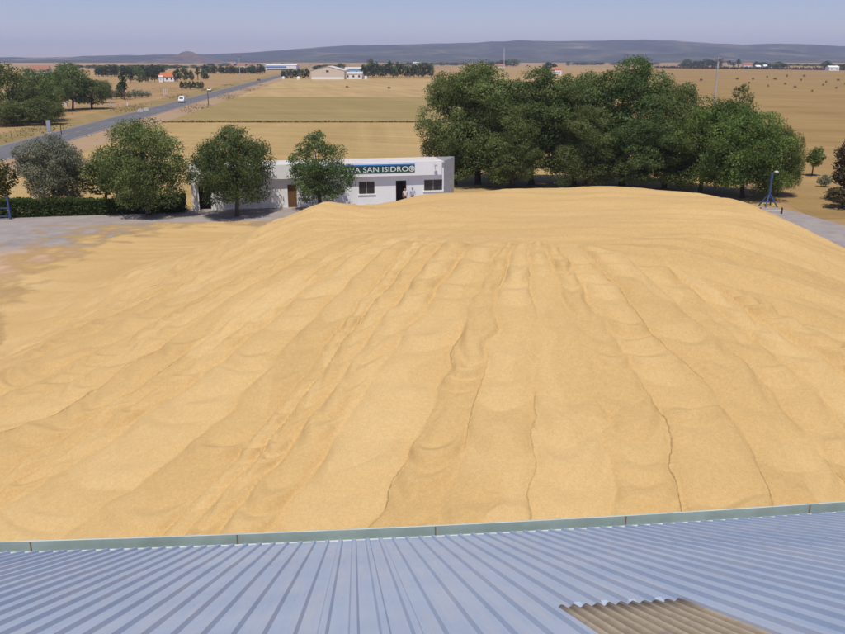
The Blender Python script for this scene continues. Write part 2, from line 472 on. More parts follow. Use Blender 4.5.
# the yard round the heap, then a dirt strip on its right
yl = at(0, 219.5); yr = at(190, 211)
sheet('yard', [(-75, 5), (75, 5), (70, 62), at(845, 226), at(800, 213), at(772, 207.5), at(700, 203), at(560, 195.5), at(455, 200), yr + Vector((0, 1, 0)), at(0, 217), at(-160, 222)], 0.014, yard_mat())

# a dark weedy baulk between the two stubble fields
def leaf_cloud(centers, size, seed, up=0.3, out=None, tones=None, aspect=0.55):
    rg = np.random.default_rng(seed)
    n = len(centers)
    nrm = rg.normal(size=(n, 3)); 
    if out is not None: nrm = nrm * 0.75 + out * 0.7
    nrm[:, 2] += up
    nrm /= np.linalg.norm(nrm, axis=1, keepdims=True) + 1e-9
    a = np.cross(nrm, rg.normal(size=(n, 3))); a /= np.linalg.norm(a, axis=1, keepdims=True) + 1e-9
    b = np.cross(nrm, a)
    L = size * rg.uniform(0.6, 1.35, (n, 1)); W = L * aspect
    bend = nrm * L * 0.18
    V = np.stack([centers - a * L * .5 - bend, centers + b * W * .5, centers + a * L * .5 - bend, centers - b * W * .5], 1).reshape(-1, 3)
    F = np.arange(4 * n).reshape(-1, 4)
    if tones is None: tones = np.full(n, 0.5)
    tn = np.clip(tones + rg.normal(0, 0.10, n), 0, 1)
    return V, F, np.repeat(tn, 4)

rg0 = np.random.default_rng(5)
n = 3000
bx = rg0.uniform(along(yB, 12).x, 44, n)
cen = np.stack([bx, yB + rg0.normal(0, 0.35, n), np.abs(rg0.normal(0.0, 0.14, n)) * (0.6 + 0.5 * np.sin(bx * 0.21) ** 2)], 1)
V, F, T = leaf_cloud(cen, 0.5, 6)
tag(np_mesh('weeds', V, F, M['leaf_dry'], {'tone': T}), 'strip of dark dry weeds between two stubble fields', 'weeds', kind='stuff')

rgt = np.random.default_rng(44)
cs = []
for off0, off1, nn in ((5.2, 13.5, 2600), (-14, -5.2, 3600), (-45, -14, 3000)):
    t_ = rgt.uniform(60, 520, nn); o_ = rgt.uniform(off0, off1, nn)
    base = np.array([tuple(along(a, b)) for a, b in zip(t_, o_)])
    keep = np.sin(base[:, 0] * .31 + base[:, 1] * .11) + np.sin(base[:, 1] * .07 + 2) + rgt.normal(0, .6, nn) > 0.5
    base[:, 2] = np.abs(rgt.normal(0, .16, nn)) + .05
    cs.append(base[keep])
bx_ = np.stack([rgt.uniform(38, 62, 1500), rgt.uniform(88, 125, 1500), np.abs(rgt.normal(0, .13, 1500)) + .04], 1)
0 and cs.append(bx_[np.sin(bx_[:, 0] * .5) + np.sin(bx_[:, 1] * .33 + 1) + rgt.normal(0, .5, 1500) > .5])
cen = np.concatenate(cs)
V, F, T = leaf_cloud(cen, 0.42, 45, tones=rgt.uniform(.2, .8, len(cen)))
tag(np_mesh('dry_grass', V, F, M['leaf_dry'], {'tone': T}), 'tufts of dry grass along the road verges', 'grass', kind='stuff')

# ------------------------------------------------------------------ hills
def vnoise(x, y, seed):
    rg = np.random.default_rng(seed); G = rg.uniform(-1, 1, (256, 256))
    xi, yi = np.floor(x).astype(int), np.floor(y).astype(int)
    fx, fy = x - xi, y - yi
    fx, fy = fx * fx * (3 - 2 * fx), fy * fy * (3 - 2 * fy)
    g_ = lambda i, j: G[i & 255, j & 255]
    return (g_(xi, yi) * (1 - fx) + g_(xi + 1, yi) * fx) * (1 - fy) + (g_(xi, yi + 1) * (1 - fx) + g_(xi + 1, yi + 1) * fx) * fy

HX = [-400, -150, 0, 60, 110, 150, 170, 215, 250, 300, 340, 400, 440, 480, 520, 560, 600, 650, 700, 740, 780, 800, 845, 1000, 1300]
HY = [59, 58.5, 57.6, 57.5, 55.0, 55.2, 54.5, 53.8, 53, 48.5, 45.5, 44.5, 43.2, 42.2, 40.2, 41, 40, 39.6, 42, 45, 43, 44, 46, 48, 50]
def hills():
    na, nr = 420, 60
    pxs = np.linspace(-420, 1300, na)
    tops = np.interp(pxs, HX, HY)
    k = np.ones(9) / 9
    tops = np.convolve(np.pad(tops, 4, mode='edge'), k, 'valid')
    tops = tops + vnoise(pxs / 14.0, pxs * 0 + 3.3, 4) * 0.5
    az = np.arctan2((pxs - CX), FPX * cP + 257 * sP)
    el = np.tan(np.arctan((CY - tops) / FPX) - PITCH)
    dist = np.linspace(4300, 9300, nr)
    A, D = np.meshgrid(az, dist, indexing='ij')
    X, Y = D * np.tan(A), D + 0 * A
    Htop = CAM_H + 7200 * np.repeat(el[:, None], nr, 1)
    q = (D - 4300) / 2900
    prof = np.where(q < 1, np.clip(q, 0, 1) ** 1.5 * (0.85 + 0.15 * q), 1 - 0.5 * np.clip((q - 1) / 0.72, 0, 1))
    rough = vnoise(X / 420, Y / 420, 9) * 0.5 + vnoise(X / 190, Y / 190, 10) * 0.25
    env = np.clip(q * 1.5, 0, 1) * np.clip((1 - q) * 2.2, 0, 1)
    Z = Htop * prof + rough * env * 60
    Z = np.where(q < 1, np.minimum(Z, CAM_H + Y * (np.repeat(el[:, None], nr, 1)) * 0.985), Z)
    Z = np.maximum(Z, 0.0); Z[:, 0] = -2
    V = np.stack([X, Y, Z], -1).reshape(-1, 3)
    i = np.arange(na - 1)[:, None] * nr + np.arange(nr - 1)[None]
    F = np.stack([i, i + nr, i + nr + 1, i + 1], -1).reshape(-1, 4)
    tag(np_mesh('hills', V, F, hill_mat(), smooth=True), kind='structure')
    # the little conical hill on the left
    c = at(188, 62.6); c = Vector((c.x, c.y, 0)) * (3900 / c.y)
    m_ = mpp(c); mb = MB(); n_ = 40
    prof = [(0, 0, 11.6), (5, 0, 10.6), (11, 0, 7.2), (20, 0, 4.6), (36, 0, 2.0), (56, 0, -1)]
    V, rings = [], []
    for j, (r_, _, h_) in enumerate(prof):
        for k_ in range(n_):
            t_ = 2 * math.pi * k_ / n_
            w = 1 + 0.12 * math.sin(3 * t_ + j) + 0.07 * math.sin(7 * t_ + 2 * j)
            mb.v.append((c.x + r_ * m_ * w * math.cos(t_), c.y + r_ * m_ * w * math.sin(t_) * 1.2, h_ * m_))
    for j in range(len(prof) - 1):
        for k_ in range(n_):
            k2 = (k_ + 1) % n_
            mb.f.append((j * n_ + k_, (j + 1) * n_ + k_, (j + 1) * n_ + k2, j * n_ + k2)); mb.m.append(0)
    tag(mb.build('conical_hill', plain('red_hill', (0.13, 0.10, 0.075), 1, 0.5, 0.02, kind='world'), smooth=True), kind='structure')
hills()

# ------------------------------------------------------------------ the grain heap
def grain():
    poly = [(5.5, 43.1), (0.9, 42.7), (0.6, 42.0), (1.8, 41.0), (5.2, 39.5), (7.6, 40.2), (9.6, 42.4), (10.2, 43.9)]      # core of the summit
    RAD = 6.0
    P = np.array(poly, float); n_ = len(P)
    ys = np.concatenate([np.arange(0.03, 16, 0.06), np.arange(16, 33, 0.085), np.arange(33, 66, 0.2)])
    xs = np.arange(-34, 36, 0.085)
    X, Yr = np.meshgrid(xs, ys, indexing='ij')
    Y = Yr + 12.42 + X * 0.0893
    sh = X.shape
    x, y = X.ravel(), Y.ravel()
    best = np.full(x.shape, 1e9); S = np.zeros_like(x); NX = np.zeros_like(x); NY = np.zeros_like(x)
    inside = np.ones(x.shape, bool)
    RC = 9.0
    acc = 0.0; prev_n = None
    for i in range(n_):
        a, b = P[i], P[(i + 1) % n_]
        e = b - a; L = np.hypot(*e); e /= L
        nn = np.array([e[1], -e[0]])
        if prev_n is not None:
            ang = math.atan2(prev_n[0] * nn[1] - prev_n[1] * nn[0], prev_n @ nn); acc += ang * RC
        t_ = (x - a[0]) * e[0] + (y - a[1]) * e[1]
        side = (x - a[0]) * nn[0] + (y - a[1]) * nn[1]
        inside &= side < 0
        tc = np.clip(t_, 0, L)
        vx, vy = x - (a[0] + tc * e[0]), y - (a[1] + tc * e[1])
        d_ = np.hypot(vx, vy)
        m = d_ < best
        sgn = np.arctan2(nn[0] * vy - nn[1] * vx, nn[0] * vx + nn[1] * vy)
        s_ = acc + tc + np.where((t_ < 0) | (t_ > L), sgn * RC, 0)
        best[m] = d_[m]; S[m] = s_[m]
        NX[m] = (vx / (d_ + 1e-9))[m]; NY[m] = (vy / (d_ + 1e-9))[m]
        acc += L; prev_n = nn
    STOT = acc
    NX, NY = np.where(inside, -NX, NX), np.where(inside, -NY, NY)
    d = np.where(inside, -best, best) - RAD
    dd = np.maximum(d, 0)
    # slopes: gentler towards the shed, steeper behind
    th = np.degrees(np.arctan2(NY, NX))
    slope = np.interp(th, [-180, -150, -120, -90, -60, -30, 0, 45, 90, 122, 150, 180], [.44, .36, .295, .275, .30, .39, .53, .53, .44, .30, .345, .44])
    nwm = np.exp(-((th - 130) / 28) ** 2)
    d_soft = np.sqrt(dd * dd + 1.0) - 1.0
    tl = np.clip((1.0 - x) / 6.0, 0, 1)
    Zp = 6.98 + 0.012 * (x - 5) - 0.42 * tl * tl * (3 - 2 * tl)
    z = Zp - slope * d_soft
    z += vnoise(x / 5.5, y / 5.5, 21) * 0.16 + vnoise(x / 2.6, y / 2.6, 22) * 0.07
    z -= 0.34 * np.exp(-((x + 2.2) / 2.6) ** 2) * np.clip((y - 43.5) / 3, 0, 1)
    z += 0.25 * np.exp(-((x + 8.3) / 1.7) ** 2 - ((y - 45.5) / 3) ** 2)
    # summit knoll on the left end of the crest
    z += 0.55 * np.exp(-(((x + 5.0) / 1.9) ** 2 + ((y - 44.5) / 2.2) ** 2))
    # long ridges of grain running down the slope, each built of lobes overlapping like scales
    rg = np.random.default_rng(12)
    sw = S + vnoise(S * 0.09 + 7, d * 0.10, 31) * 0.9 + vnoise(S * 0.35, d * 0.3, 32) * 0.16 + vnoise(x * 1.1, y * 1.1, 33) * 0.10
    wid = []
    while sum(wid) < STOT + 40: wid.append(rg.choice([rg.uniform(0.55, 0.95), rg.uniform(0.9, 1.9), rg.uniform(0.8, 1.4)]))
    edge = np.concatenate([[0], np.cumsum(wid)]) - 15
    ci = np.clip(np.searchsorted(edge, sw) - 1, 0, len(wid) - 1)
    W_ = np.array(wid)[ci]; e0 = edge[ci]
    u = 2 * (sw - e0) / W_ - 1
    u = np.clip(u + vnoise(d * 0.8 + ci * 3.3, ci * 1.9, 37) * 0.14, -1, 1)
    nc = len(wid)
    c_h, c_ph, c_P, c_t, c_a = rg.uniform(.10, .27, nc), rg.uniform(0, 50, nc), rg.uniform(0.8, 1.7, nc), rg.uniform(.12, .88, nc), rg.uniform(.35, 1.1, nc)
    c_s = np.where(rg.random(nc) < 0.65, rg.uniform(.7, 1, nc), rg.uniform(0, .2, nc))
    au = np.clip(np.abs(u), 0, 1)
    colp = (1 - au ** 2.3) ** 0.62
    zt = c_h[ci] * colp * (0.75 + 0.5 * vnoise(d * 0.22 + c_ph[ci], ci * 7.7, 34))
    ph = (d - c_a[ci] * (1 - u * u) + vnoise(d * 0.5 + c_ph[ci], ci * 3.1, 35) * 0.7 + vnoise(x * 0.8, y * 0.8, 36) * 0.35) / c_P[ci] + c_ph[ci]
    k_ = np.floor(ph); fr = ph - k_
    hs = (np.sin(k_ * 127.1 + ci * 311.7) * 43758.5453) % 1.0
    ht = (np.sin(k_ * 269.5 + ci * 183.3) * 28001.8384) % 1.0
    fw = np.clip(fr + 0.16 * np.sin(2 * np.pi * fr) * -0.6, 0, 1)            # steeper at the downhill front
    pil = (1 - np.abs(2 * fw - 1) ** 2.1) ** 0.8 * (1 - au ** 2.2) ** 0.75
    zt += (0.09 + 0.30 * hs ** 1.2) * pil
    tone = 0.5 + (c_t[ci] - 0.5) * 0.52 + (ht - 0.5) * 0.34 + 0.10 * (fr - 0.5) + 0.12 * (1 - au ** 2) - 0.06
    lo_ = sw - e0; hi_ = lo_ - W_
    low = lo_ < -hi_
    sd = np.where(low, lo_, hi_); bi = np.where(low, ci, ci + 1) % nc
    seam = c_s[bi] * np.clip(0.55 + 1.3 * vnoise(d * 0.28 + 9, bi * 5.9, 46), 0, 1) * np.clip((0.30 - np.abs(sd)) / 0.08, 0, 1)
    seam *= np.clip((d - 1.0) / 2, 0, 1)
    sd = np.clip(sd * np.clip((RAD + np.maximum(d, 0)) / RC, .7, 4), -1, 1)        # in metres across the slope
    zt *= 1 + 0.55 * np.clip((NX - 0.15) / 0.4, 0, 1)
    yl_ = np.interp(x, [-9, -4, 1, 5, 8, 12, 16, 25, 34], [60, 50, 40.5, 35, 32.3, 30.0, 27.0, 21, 17]) + vnoise(x * 0.5, y * 0.2, 38) * 1.2
    right = np.clip((y - yl_) / 1.2, 0, 1); right = right * right * (3 - 2 * right)
    zt *= (1 - 0.88 * right) * (1 - 0.7 * nwm * np.clip((d - 13) / 6, 0, 1))
    seam *= 1 - right
    tone = tone * (1 - 0.8 * right) + 0.8 * right * (0.40 + 0.42 * vnoise(x * 0.12 + 5, (y + x * 0.22) * 1.3, 39))
    # later spills laid over the ridges
    for k in range(70):
        s0 = rg.uniform(0, STOT); d0 = rg.uniform(-1, 18); L = rg.uniform(2.0, 8)
        w = rg.uniform(0.35, 0.9); h = rg.uniform(0.05, 0.16)
        tk = rg.uniform(0.0, 1.0); p_ = rg.uniform(0, 100)
        idx = np.nonzero((np.abs(sw - s0) < 2.0) & (d > d0) & (d < d0 + L))[0]
        if len(idx) == 0: continue
        di, si = d[idx], sw[idx]
        v = (di - d0) / L
        ww = w * (1 + 0.3 * vnoise(di * 0.95 + p_, di * 0 + 5, 42)) * np.sqrt(np.clip(1 - v ** 5, 0, 1)) + 1e-4
        uu = (si - s0 - vnoise(di * 0.5 + p_, di * 0 + p_, 40) * 0.35) / ww
        fade = np.clip(v / 0.4, 0, 1); fade = fade * fade * (3 - 2 * fade)
        fade = fade * (1 - right[idx])
        mk_ = fade * np.clip((1 - np.abs(uu)) / 0.10, 0, 1)
        zt[idx] = zt[idx] * (1 - 0.3 * mk_) + h * np.clip(1 - np.abs(uu) ** 2.4, 0, 1) ** 0.5 * fade
        tone[idx] = tone[idx] * (1 - 0.7 * mk_) + tk * 0.7 * mk_
        seam[idx] *= (1 - mk_)
    # on the top the tongues run out into long low swells lying across
    top = np.clip((-d - 0.5) / 3.0, 0, 1)
    swell = vnoise(x * 0.11 + 3, y * 0.9 + x * 0.07, 51) * 0.10 + vnoise(x * 0.2 + 8, y * 1.7, 52) * 0.05
    brow = 0.45 + 0.55 * np.clip((d + 2.5) / 4.0, 0, 1)
    back = np.clip((NY - 0.05) / 0.3, 0, 1) * np.clip((x + 4) / 3, 0, 1)
    strk = vnoise(x * 0.09 + 3, (y + x * 0.25) * 0.8, 53) * 0.17 + vnoise(x * 0.15 + 8, (y + x * 0.22) * 1.9, 54) * 0.13 + vnoise(x * 0.3, (y + x * 0.2) * 4, 55) * 0.04
    z += strk * right * np.clip((d + 5) / 3, 0, 1) * (1 - 0.6 * back)
    zt *= 1 - 0.65 * np.clip((-2.5 - x) / 2, 0, 1) * np.clip((4 - d) / 3, 0, 1)
    z += 0.70 * zt * brow * (1 - 0.75 * top) * (1 - 0.85 * back) + swell * (0.35 + 0.65 * top)
    tone = tone * (1 - 0.6 * top) + 0.5 * 0.6 * top
    z += vnoise(x * 2.1, y * 2.1, 61) * 0.016 + vnoise(x * 5, y * 5, 62) * 0.006
    kz = 0.5 + 1.9 * nwm
    z = 0.5 * (z + np.sqrt(z * z + kz)) - 0.16
    thin = np.clip(1 - z / 0.5, 0, 1)
    z += thin * (vnoise(x * 0.8, y * 0.8, 63) * 0.05 + vnoise(x * 2.2, y * 2.2, 64) * 0.015)
    Z = z.reshape(sh)
    nx, ny = sh
    i = np.arange(nx - 1)[:, None] * ny + np.arange(ny - 1)[None]
    F = np.stack([i, i + ny, i + ny + 1, i + 1], -1).reshape(-1, 4)
    keep = (z[F] > -0.115).any(1)
    F = F[keep]
    used = np.zeros(len(x), bool); used[F.ravel()] = True
    remap = np.cumsum(used) - 1
    seam = seam * np.clip((z - 0.8) / 0.8, 0, 1)
    cover = np.clip((z + 0.12) / 0.30, 0, 1)
    z = np.maximum(z, 0.019)
    V = np.stack([x, y, z], 1)[used]
    o = np_mesh('grain_heap', V, remap[F], M['grain'], {'tone': tone[used], 'seam': seam[used], 'cover': cover[used], 'sd': sd[used]}, smooth=True)
    tag(o, 'huge golden heap of loose grain filling the yard', 'grain heap', kind=None)
grain()

# ------------------------------------------------------------------ the shed whose roof we stand on
def warehouse():
    root = empty('warehouse', (0, 12.8, 0), R(5.1))
    tag(root, 'large shed with a blue ribbed metal roof in the foreground', 'warehouse')
    TAN = 0.514; SL = math.atan(TAN); nz, ny_ = math.cos(SL), math.sin(SL)
    x0, x1, EZ, YR = -36.0, 42.0, 6.34, -14.9
    def sag(x):
        a = min(abs(x), 9.0)
        return 0.0016 * a * a + (abs(x) - a) * 0.004
    def top(x, yv, h=0.0):          # point on the roof plane, h above it
        return (x, yv + ny_ * h, EZ + sag(x) * (1 + yv / 40) - TAN * yv + nz * h)
    PT = 0.228
    prof = [(0, 0), (0.063, 0.004), (0.128, 0), (0.145, 0.035), (0.196, 0.035), (0.216, 0)]
    # brown weathered skylight sheet
    inv = (Matrix.Translation((0, 12.8, 0)) @ Matrix.Rotation(R(5.1), 4, 'Z')).inverted()
    def onroof(px, py):
        r_ = inv.to_3x3() @ ray(px, py); o = inv @ Vector((0, 0, CAM_H))
        t_ = (EZ + 0.06 - TAN * o.y - o.z) / (r_.z + TAN * r_.y)
        return o + r_ * t_
    a_, c_ = onroof(551, 602), onroof(667, 597)
    a_.x = x0 + round((a_.x - x0) / PT) * PT; w = 4 * PT + 0.128; yv0 = (a_.y + c_.y) / 2; ncor = 11
    rows = [0.03, -1.8, -3.6, -5.4, -7.2, -9.0, -11, -13, YR]
    rows = sorted(rows + [yv0 - 0.03, yv0 + 0.03, -3.10, -3.102], reverse=True)      # sheets lap at -3.1
    mb = MB()
    nrib = int((x1 - x0) / PT)
    cols = [(x0 + k * PT + px, h) for k in range(nrib) for px, h in prof]
    for xx, h in cols:
        for yv in rows:
            cut = a_.x - .005 < xx < a_.x + w + .005 and yv0 - .035 < yv < yv0 + .025
            mb.v.append(top(xx, yv, 0 if cut else h + (0.006 if yv < -3.101 else 0)))
    nr = len(rows)
    for c in range(len(cols) - 1):
        for r_ in range(nr - 1):
            if cols[c][0] > a_.x - .005 and cols[c + 1][0] < a_.x + w + .005 and rows[r_] <= yv0 - .025 and rows[r_] > -9.1: continue      # cut out for the skylight
            a = c * nr + r_
            mb.f.append((a, a + 1, a + nr + 1, a + nr)); mb.m.append(0)
    # screw heads along the purlins
    for yv in (-0.35, -1.75, -3.15, -4.55, -5.95):
        for k in range(int((-10 - x0) / PT), int((12 - x0) / PT)):
            xx = x0 + k * PT + 0.065 + 0.02 * math.sin(k * 12.9898 + yv * 5)
            p = top(xx, yv, 0.003)
            q = top(xx, yv, 0.011)
            mb.tube([p, q], 0.010, 6, 1)
    rs = mb.build('roof_sheet', [M['roof'], M['alu']], root)
    # back slope, ridge, walls
    b = MB(); zr = EZ - TAN * YR
    b.quad([(x0, YR - 0.02, zr), (x1, YR - 0.02, zr), (x1, 2 * YR, EZ), (x0, 2 * YR, EZ)])
    b.build('rear_roof', M['roof'], root)
    b = MB(); b.prism([(YR - .25, zr - .13), (YR, zr + .045), (YR + .25, zr - .05), (YR + .25, zr - .02), (YR, zr + .075), (YR - .25, zr - .10)], 0, 1)
    b.v = [(x0 + v[1] * (x1 - x0), v[0], v[2]) for v in b.v]
    b.build('ridge_cap', M['gutter'], root)
    b = MB()
    b.box((x0 + .2, -0.55, 0), (x1 - .2, -0.40, EZ - 0.08))
    b.box((x0 + .2, 2 * YR + .4, 0), (x1 - .2, 2 * YR + .55, EZ - 0.12))
    for xa in (x0 + .2, x1 - .35):
        yy0, yy1 = 2 * YR + .56, -.56
        b.quad([(xa, yy0, 0), (xa, yy1, 0), (xa, yy1, EZ - .08), (xa, YR, zr - .25), (xa, yy0, EZ - .12)])
    b.build('wall', M['concrete'], root)
    # gutter: swept section with the eave's sag
    gx = np.arange(x0, x1 + .01, 1.0)
    def sweep(sec, name, mat, par=root):
        g_ = MB(); k = len(sec)
        for xx in gx:
            for (yy, zz) in sec: g_.v.append((xx, yy, EZ + sag(xx) + zz))
        for i in range(len(gx) - 1):
            for j in range(k - 1):
                a = i * k + j
                g_.f.append((a, a + 1, a + k + 1, a + k)); g_.m.append(0)
        return g_.build(name, mat, par)
    sweep([(-0.05, -0.012), (0.105, -0.035), (0.11, -0.15)], 'flashing', M['flashing'])
    gut = sweep([(0.10, -0.14), (0.111, -0.155), (0.255, -0.16), (0.26, 0.055)], 'gutter', M['gutter'])
    sweep([(0.2605, 0.056), (0.285, 0.062), (0.302, 0.056), (0.306, -0.16)], 'gutter_lip', M['gutter_lip'], gut)
    for xx in np.arange(x0 + 2.05, x1, 3.42):
        j = MB(); zz = EZ + sag(xx)
        j.box((xx - .012, .2520, zz - .158), (xx + .012, .2575, zz + .054))
        j.box((xx - .012, .115, zz - .156), (xx + .012, .2510, zz - .150))
        j.build('gutter_joint', M['rust'], gut)
    sk = MB(); xs_ = np.linspace(a_.x - .012, a_.x + w + .03, ncor * 8 + 1)
    rr = [yv0 + .004, yv0, yv0 - .5, yv0 - 1.2, yv0 - 2.0, yv0 - 3.0, -9.03]
    for i, xx in enumerate(xs_):
        for r_ in rr:
            edge = 0.006 * math.sin(i * 0.61) + 0.004 * math.sin(i * 2.3) if r_ in rr[:2] else 0
            sk.v.append(top(xx, r_ + edge, 0.004 if r_ == rr[0] else 0.0185 + 0.0125 * math.cos(i / 8 * 2 * math.pi + math.pi)))
    k = len(rr)
    for i in range(len(xs_) - 1):
        for j in range(k - 1):
            q = i * k + j
            sk.f.append((q, q + 1, q + k + 1, q + k)); sk.m.append(0)
    sk.build('skylight_panel', skylight_mat(a_.x - .012, (w + .042) / ncor), root, smooth=True)
warehouse()

# ------------------------------------------------------------------ trees
def make_tree(name, H, W, leaves, size, mat, seed, crown0=0.16, blobs=20, shape='round', trunk_r=0.022, bmat=None, blob_r=0.2, limbs=9, sparse_top=False):
    rg = np.random.default_rng(seed)
    root = empty(name)
    zc = H * (crown0 + 1) / 2; hz = H * (1 - crown0) / 2
    C, Rb = [], []
    tries = 0
    while len(C) < blobs and tries < 4000:
        tries += 1
        p = rg.normal(size=3); p /= np.linalg.norm(p); p *= rg.uniform(0.25, 1.0) ** 0.5
        lim = 1.0
        if shape == 'full':                       # foliage hangs nearly to the ground
            zz = rg.uniform(-1, 1); a_ = rg.uniform(0, 6.283); q_ = rg.uniform(0.3, 1.0) ** 0.5
            lim_ = (1 - max(zz, 0) ** 2.2) ** 0.5 * (1 - 0.28 * max(-zz, 0) ** 2)
            lim_ *= 1 + 0.17 * math.sin(2 * a_ + seed) + 0.12 * math.sin(3 * a_ + 2.1 * seed) * (1 if zz > 0 else -1)
            p = np.array([math.cos(a_) * q_ * lim_, math.sin(a_) * q_ * lim_, zz])
        if shape == 'tall' and p[2] > 0: lim = 1 - 0.35 * p[2]
        if shape == 'egg': lim = 1 - 0.3 * abs(p[2] + 0.2)
        rb = rg.uniform(0.75, 1.3) * blob_r * W * (0.75 if (sparse_top and p[2] > 0.2) else 1)
        c = np.array([p[0] * (W / 2 - rb * .8) * lim, p[1] * (W / 2 - rb * .8) * lim, zc + p[2] * (hz - rb * .75)])
        if c[2] - rb < H * crown0 * 0.5: c[2] = H * crown0 * 0.5 + rb
        if any(np.linalg.norm(c - q) < 0.55 * (rb + r_) * .8 for q, r_ in zip(C, Rb)): continue
        C.append(c); Rb.append(rb)
    C, Rb = np.array(C), np.array(Rb)
    wgt = Rb ** 2; wgt /= wgt.sum()
    pick = rg.choice(len(C), leaves, p=wgt)
    dr = rg.normal(size=(leaves, 3)); dr /= np.linalg.norm(dr, axis=1, keepdims=True)
    # twiggy clumps: directions gather round a few sprays on each blob
    nspr = 16
    spr = rg.normal(size=(len(C), nspr, 3)); spr /= np.linalg.norm(spr, axis=2, keepdims=True)
    sp = spr[pick, rg.integers(0, nspr, leaves)]
    dr = dr * 0.62 + sp; dr /= np.linalg.norm(dr, axis=1, keepdims=True)
    rad_ = rg.uniform(0.35, 1.0, leaves) ** 0.55 * rg.uniform(0.85, 1.12, leaves)
    sq = np.array([1.08, 1.08, 0.85])
    cen = C[pick] + dr * (Rb[pick] * rad_)[:, None] * sq
    cen[:, 2] = np.maximum(cen[:, 2], 0.25)
    bt = rg.uniform(0.25, 0.75, len(C))
    V, F, T = leaf_cloud(cen, size, seed + 1, 0.35, dr, bt[pick])
    cr = np_mesh('crown', V, F, mat, {'tone': T}, parent=root)
    mb = MB()
    tr = trunk_r * H
    lean = rg.normal(0, 0.03, 2) * H
    forkz = H * (crown0 + 0.16)
    mb.tube([(0, 0, -0.1), (0.02, 0.01, 0.15), (lean[0] * .3, lean[1] * .3, forkz * .6), (lean[0] * .5, lean[1] * .5, forkz), (lean[0], lean[1], H * 0.72)],
            [tr * 1.5, tr * 1.1, tr * .92, tr * .8, tr * .18], 8)
    order = np.argsort(C[:, 2])
    for c in C[order][:: max(1, len(C) // limbs)]:
        z0 = min(forkz * rg.uniform(0.7, 1.25), c[2] - 0.05 * H)
        z0 = max(z0, H * 0.05)
        f = min(z0 / forkz, 1) * .5
        p0 = np.array([lean[0] * f, lean[1] * f, z0])
        mid = p0 * .5 + c * .5 + rg.normal(0, 0.02 * H, 3)
        mb.tube([p0, mid, c], [tr * .5, tr * .3, tr * .08], 6)
    mb.build('trunk', bmat or M['bark'], root, smooth=True)
    return root, H, W

USED = {}
def plant(proto, px, base_y, top_y, wpx, label, cat='tree', group=None, rot=None, name=None, dy=0.0, wz=1.0):
    """stand a tree of its own height and breadth at a surveyed spot"""
    root, H, W = proto
    p = at(px, base_y)
    h = row_z(top_y, p.y) ; w = wpx * mpp(p)
    if root.name in USED:
        o = copy_tree(root)
        if name: o.name = name
    else:
        o = root; USED[root.name] = 1
        if name: o.name = name; USED[name] = 1
    for k in ('label', 'category', 'group'):
        if k in o: del o[k]
    o.location = (p.x, p.y + dy, 0)
    o.scale = (w / W, w / W * wz, h / H)
    o.rotation_euler = (0, 0, random.uniform(0, 6.28) if rot is None else rot)
    tag(o, label, cat, group)
    return o

A1 = make_tree('broadleaf_tree', 9.2, 9.4, 34000, 0.185, M['leaf_olive'], 101, 0.06, 34, 'full', blob_r=0.17)
A2 = make_tree('broadleaf_tree', 8.8, 8.4, 32000, 0.18, M['leaf_dark'], 102, 0.12, 30, 'full', blob_r=0.175)
A3 = make_tree('broadleaf_tree', 8.4, 7.0, 15000, 0.18, M['leaf_dark'], 103, 0.14, 28, 'full', blob_r=0.16, sparse_top=True)
W1 = make_tree('willow_tree', 7.4, 7.4, 32000, 0.17, M['leaf_grey'], 104, 0.03, 30, 'full', blob_r=0.18)
B = [make_tree('shade_tree', 14.0, 11.0, 44000, 0.215, M['leaf_olive'], 110, 0.06, 44, 'full', blob_r=0.15),
     make_tree('shade_tree', 14.0, 10.0, 44000, 0.215, M['leaf_dark'], 111, 0.07, 42, 'full', blob_r=0.155),
     make_tree('shade_tree', 14.0, 10.5, 44000, 0.215, M['leaf_olive'], 112, 0.05, 42, 'full', blob_r=0.155)]
B4 = make_tree('shade_tree', 10.5, 11.0, 44000, 0.20, M['leaf_bright'], 114, 0.03, 38, 'full', blob_r=0.16)
S1 = make_tree('small_tree', 4.2, 3.2, 2600, 0.24, M['leaf_bright'], 120, 0.25, 12, 'tall', blob_r=0.22)
S2 = make_tree('small_tree', 6.0, 5.0, 3200, 0.30, M['leaf_olive'], 121, 0.12, 12, 'round', blob_r=0.24)
K1 = make_tree('thin_tree', 12.0, 6.0, 4200, 0.28, M['leaf_olive'], 122, 0.3, 16, 'full', blob_r=0.17)
C1 = make_tree('cypress_bush', 4.5, 4.0, 3600, 0.24, M['leaf_gold'], 123, 0.02, 12, 'round', blob_r=0.28)
SH = make_tree('shrub', 1.6, 2.2, 900, 0.2, M['leaf_grey'], 124, 0.0, 8, 'round', blob_r=0.26, limbs=4)
DB = make_tree('dark_bush', 2.2, 4.0, 2600, 0.26, M['leaf_brown'], 125, 0.45, 12, 'round', blob_r=0.2, limbs=12, trunk_r=0.05)
BT = make_tree('autumn_tree', 6.5, 5.0, 12000, 0.2, M['leaf_brown'], 126, 0.12, 22, 'full', blob_r=0.19)

# left side of the yard
plant(A1, 148, 215.5, 116.5, 98, 'broad olive tree in front of the hedge, left of the white building')
plant(A2, 237, 216.5, 124.5, 82, 'round dark tree in front of the left part of the white building')
plant(A3, 321, 212.5, 129.5, 74, 'loose crowned tree hiding the start of the green sign')
plant(W1, 57, 206, 134, 74, 'grey green willow tree behind the left hedge')
plant(S2, 106, 206, 152, 58, 'low bushy tree between the willow and the broad olive tree')
plant(C1, -3, 207, 153, 48, 'golden green rounded bush cut by the left edge')
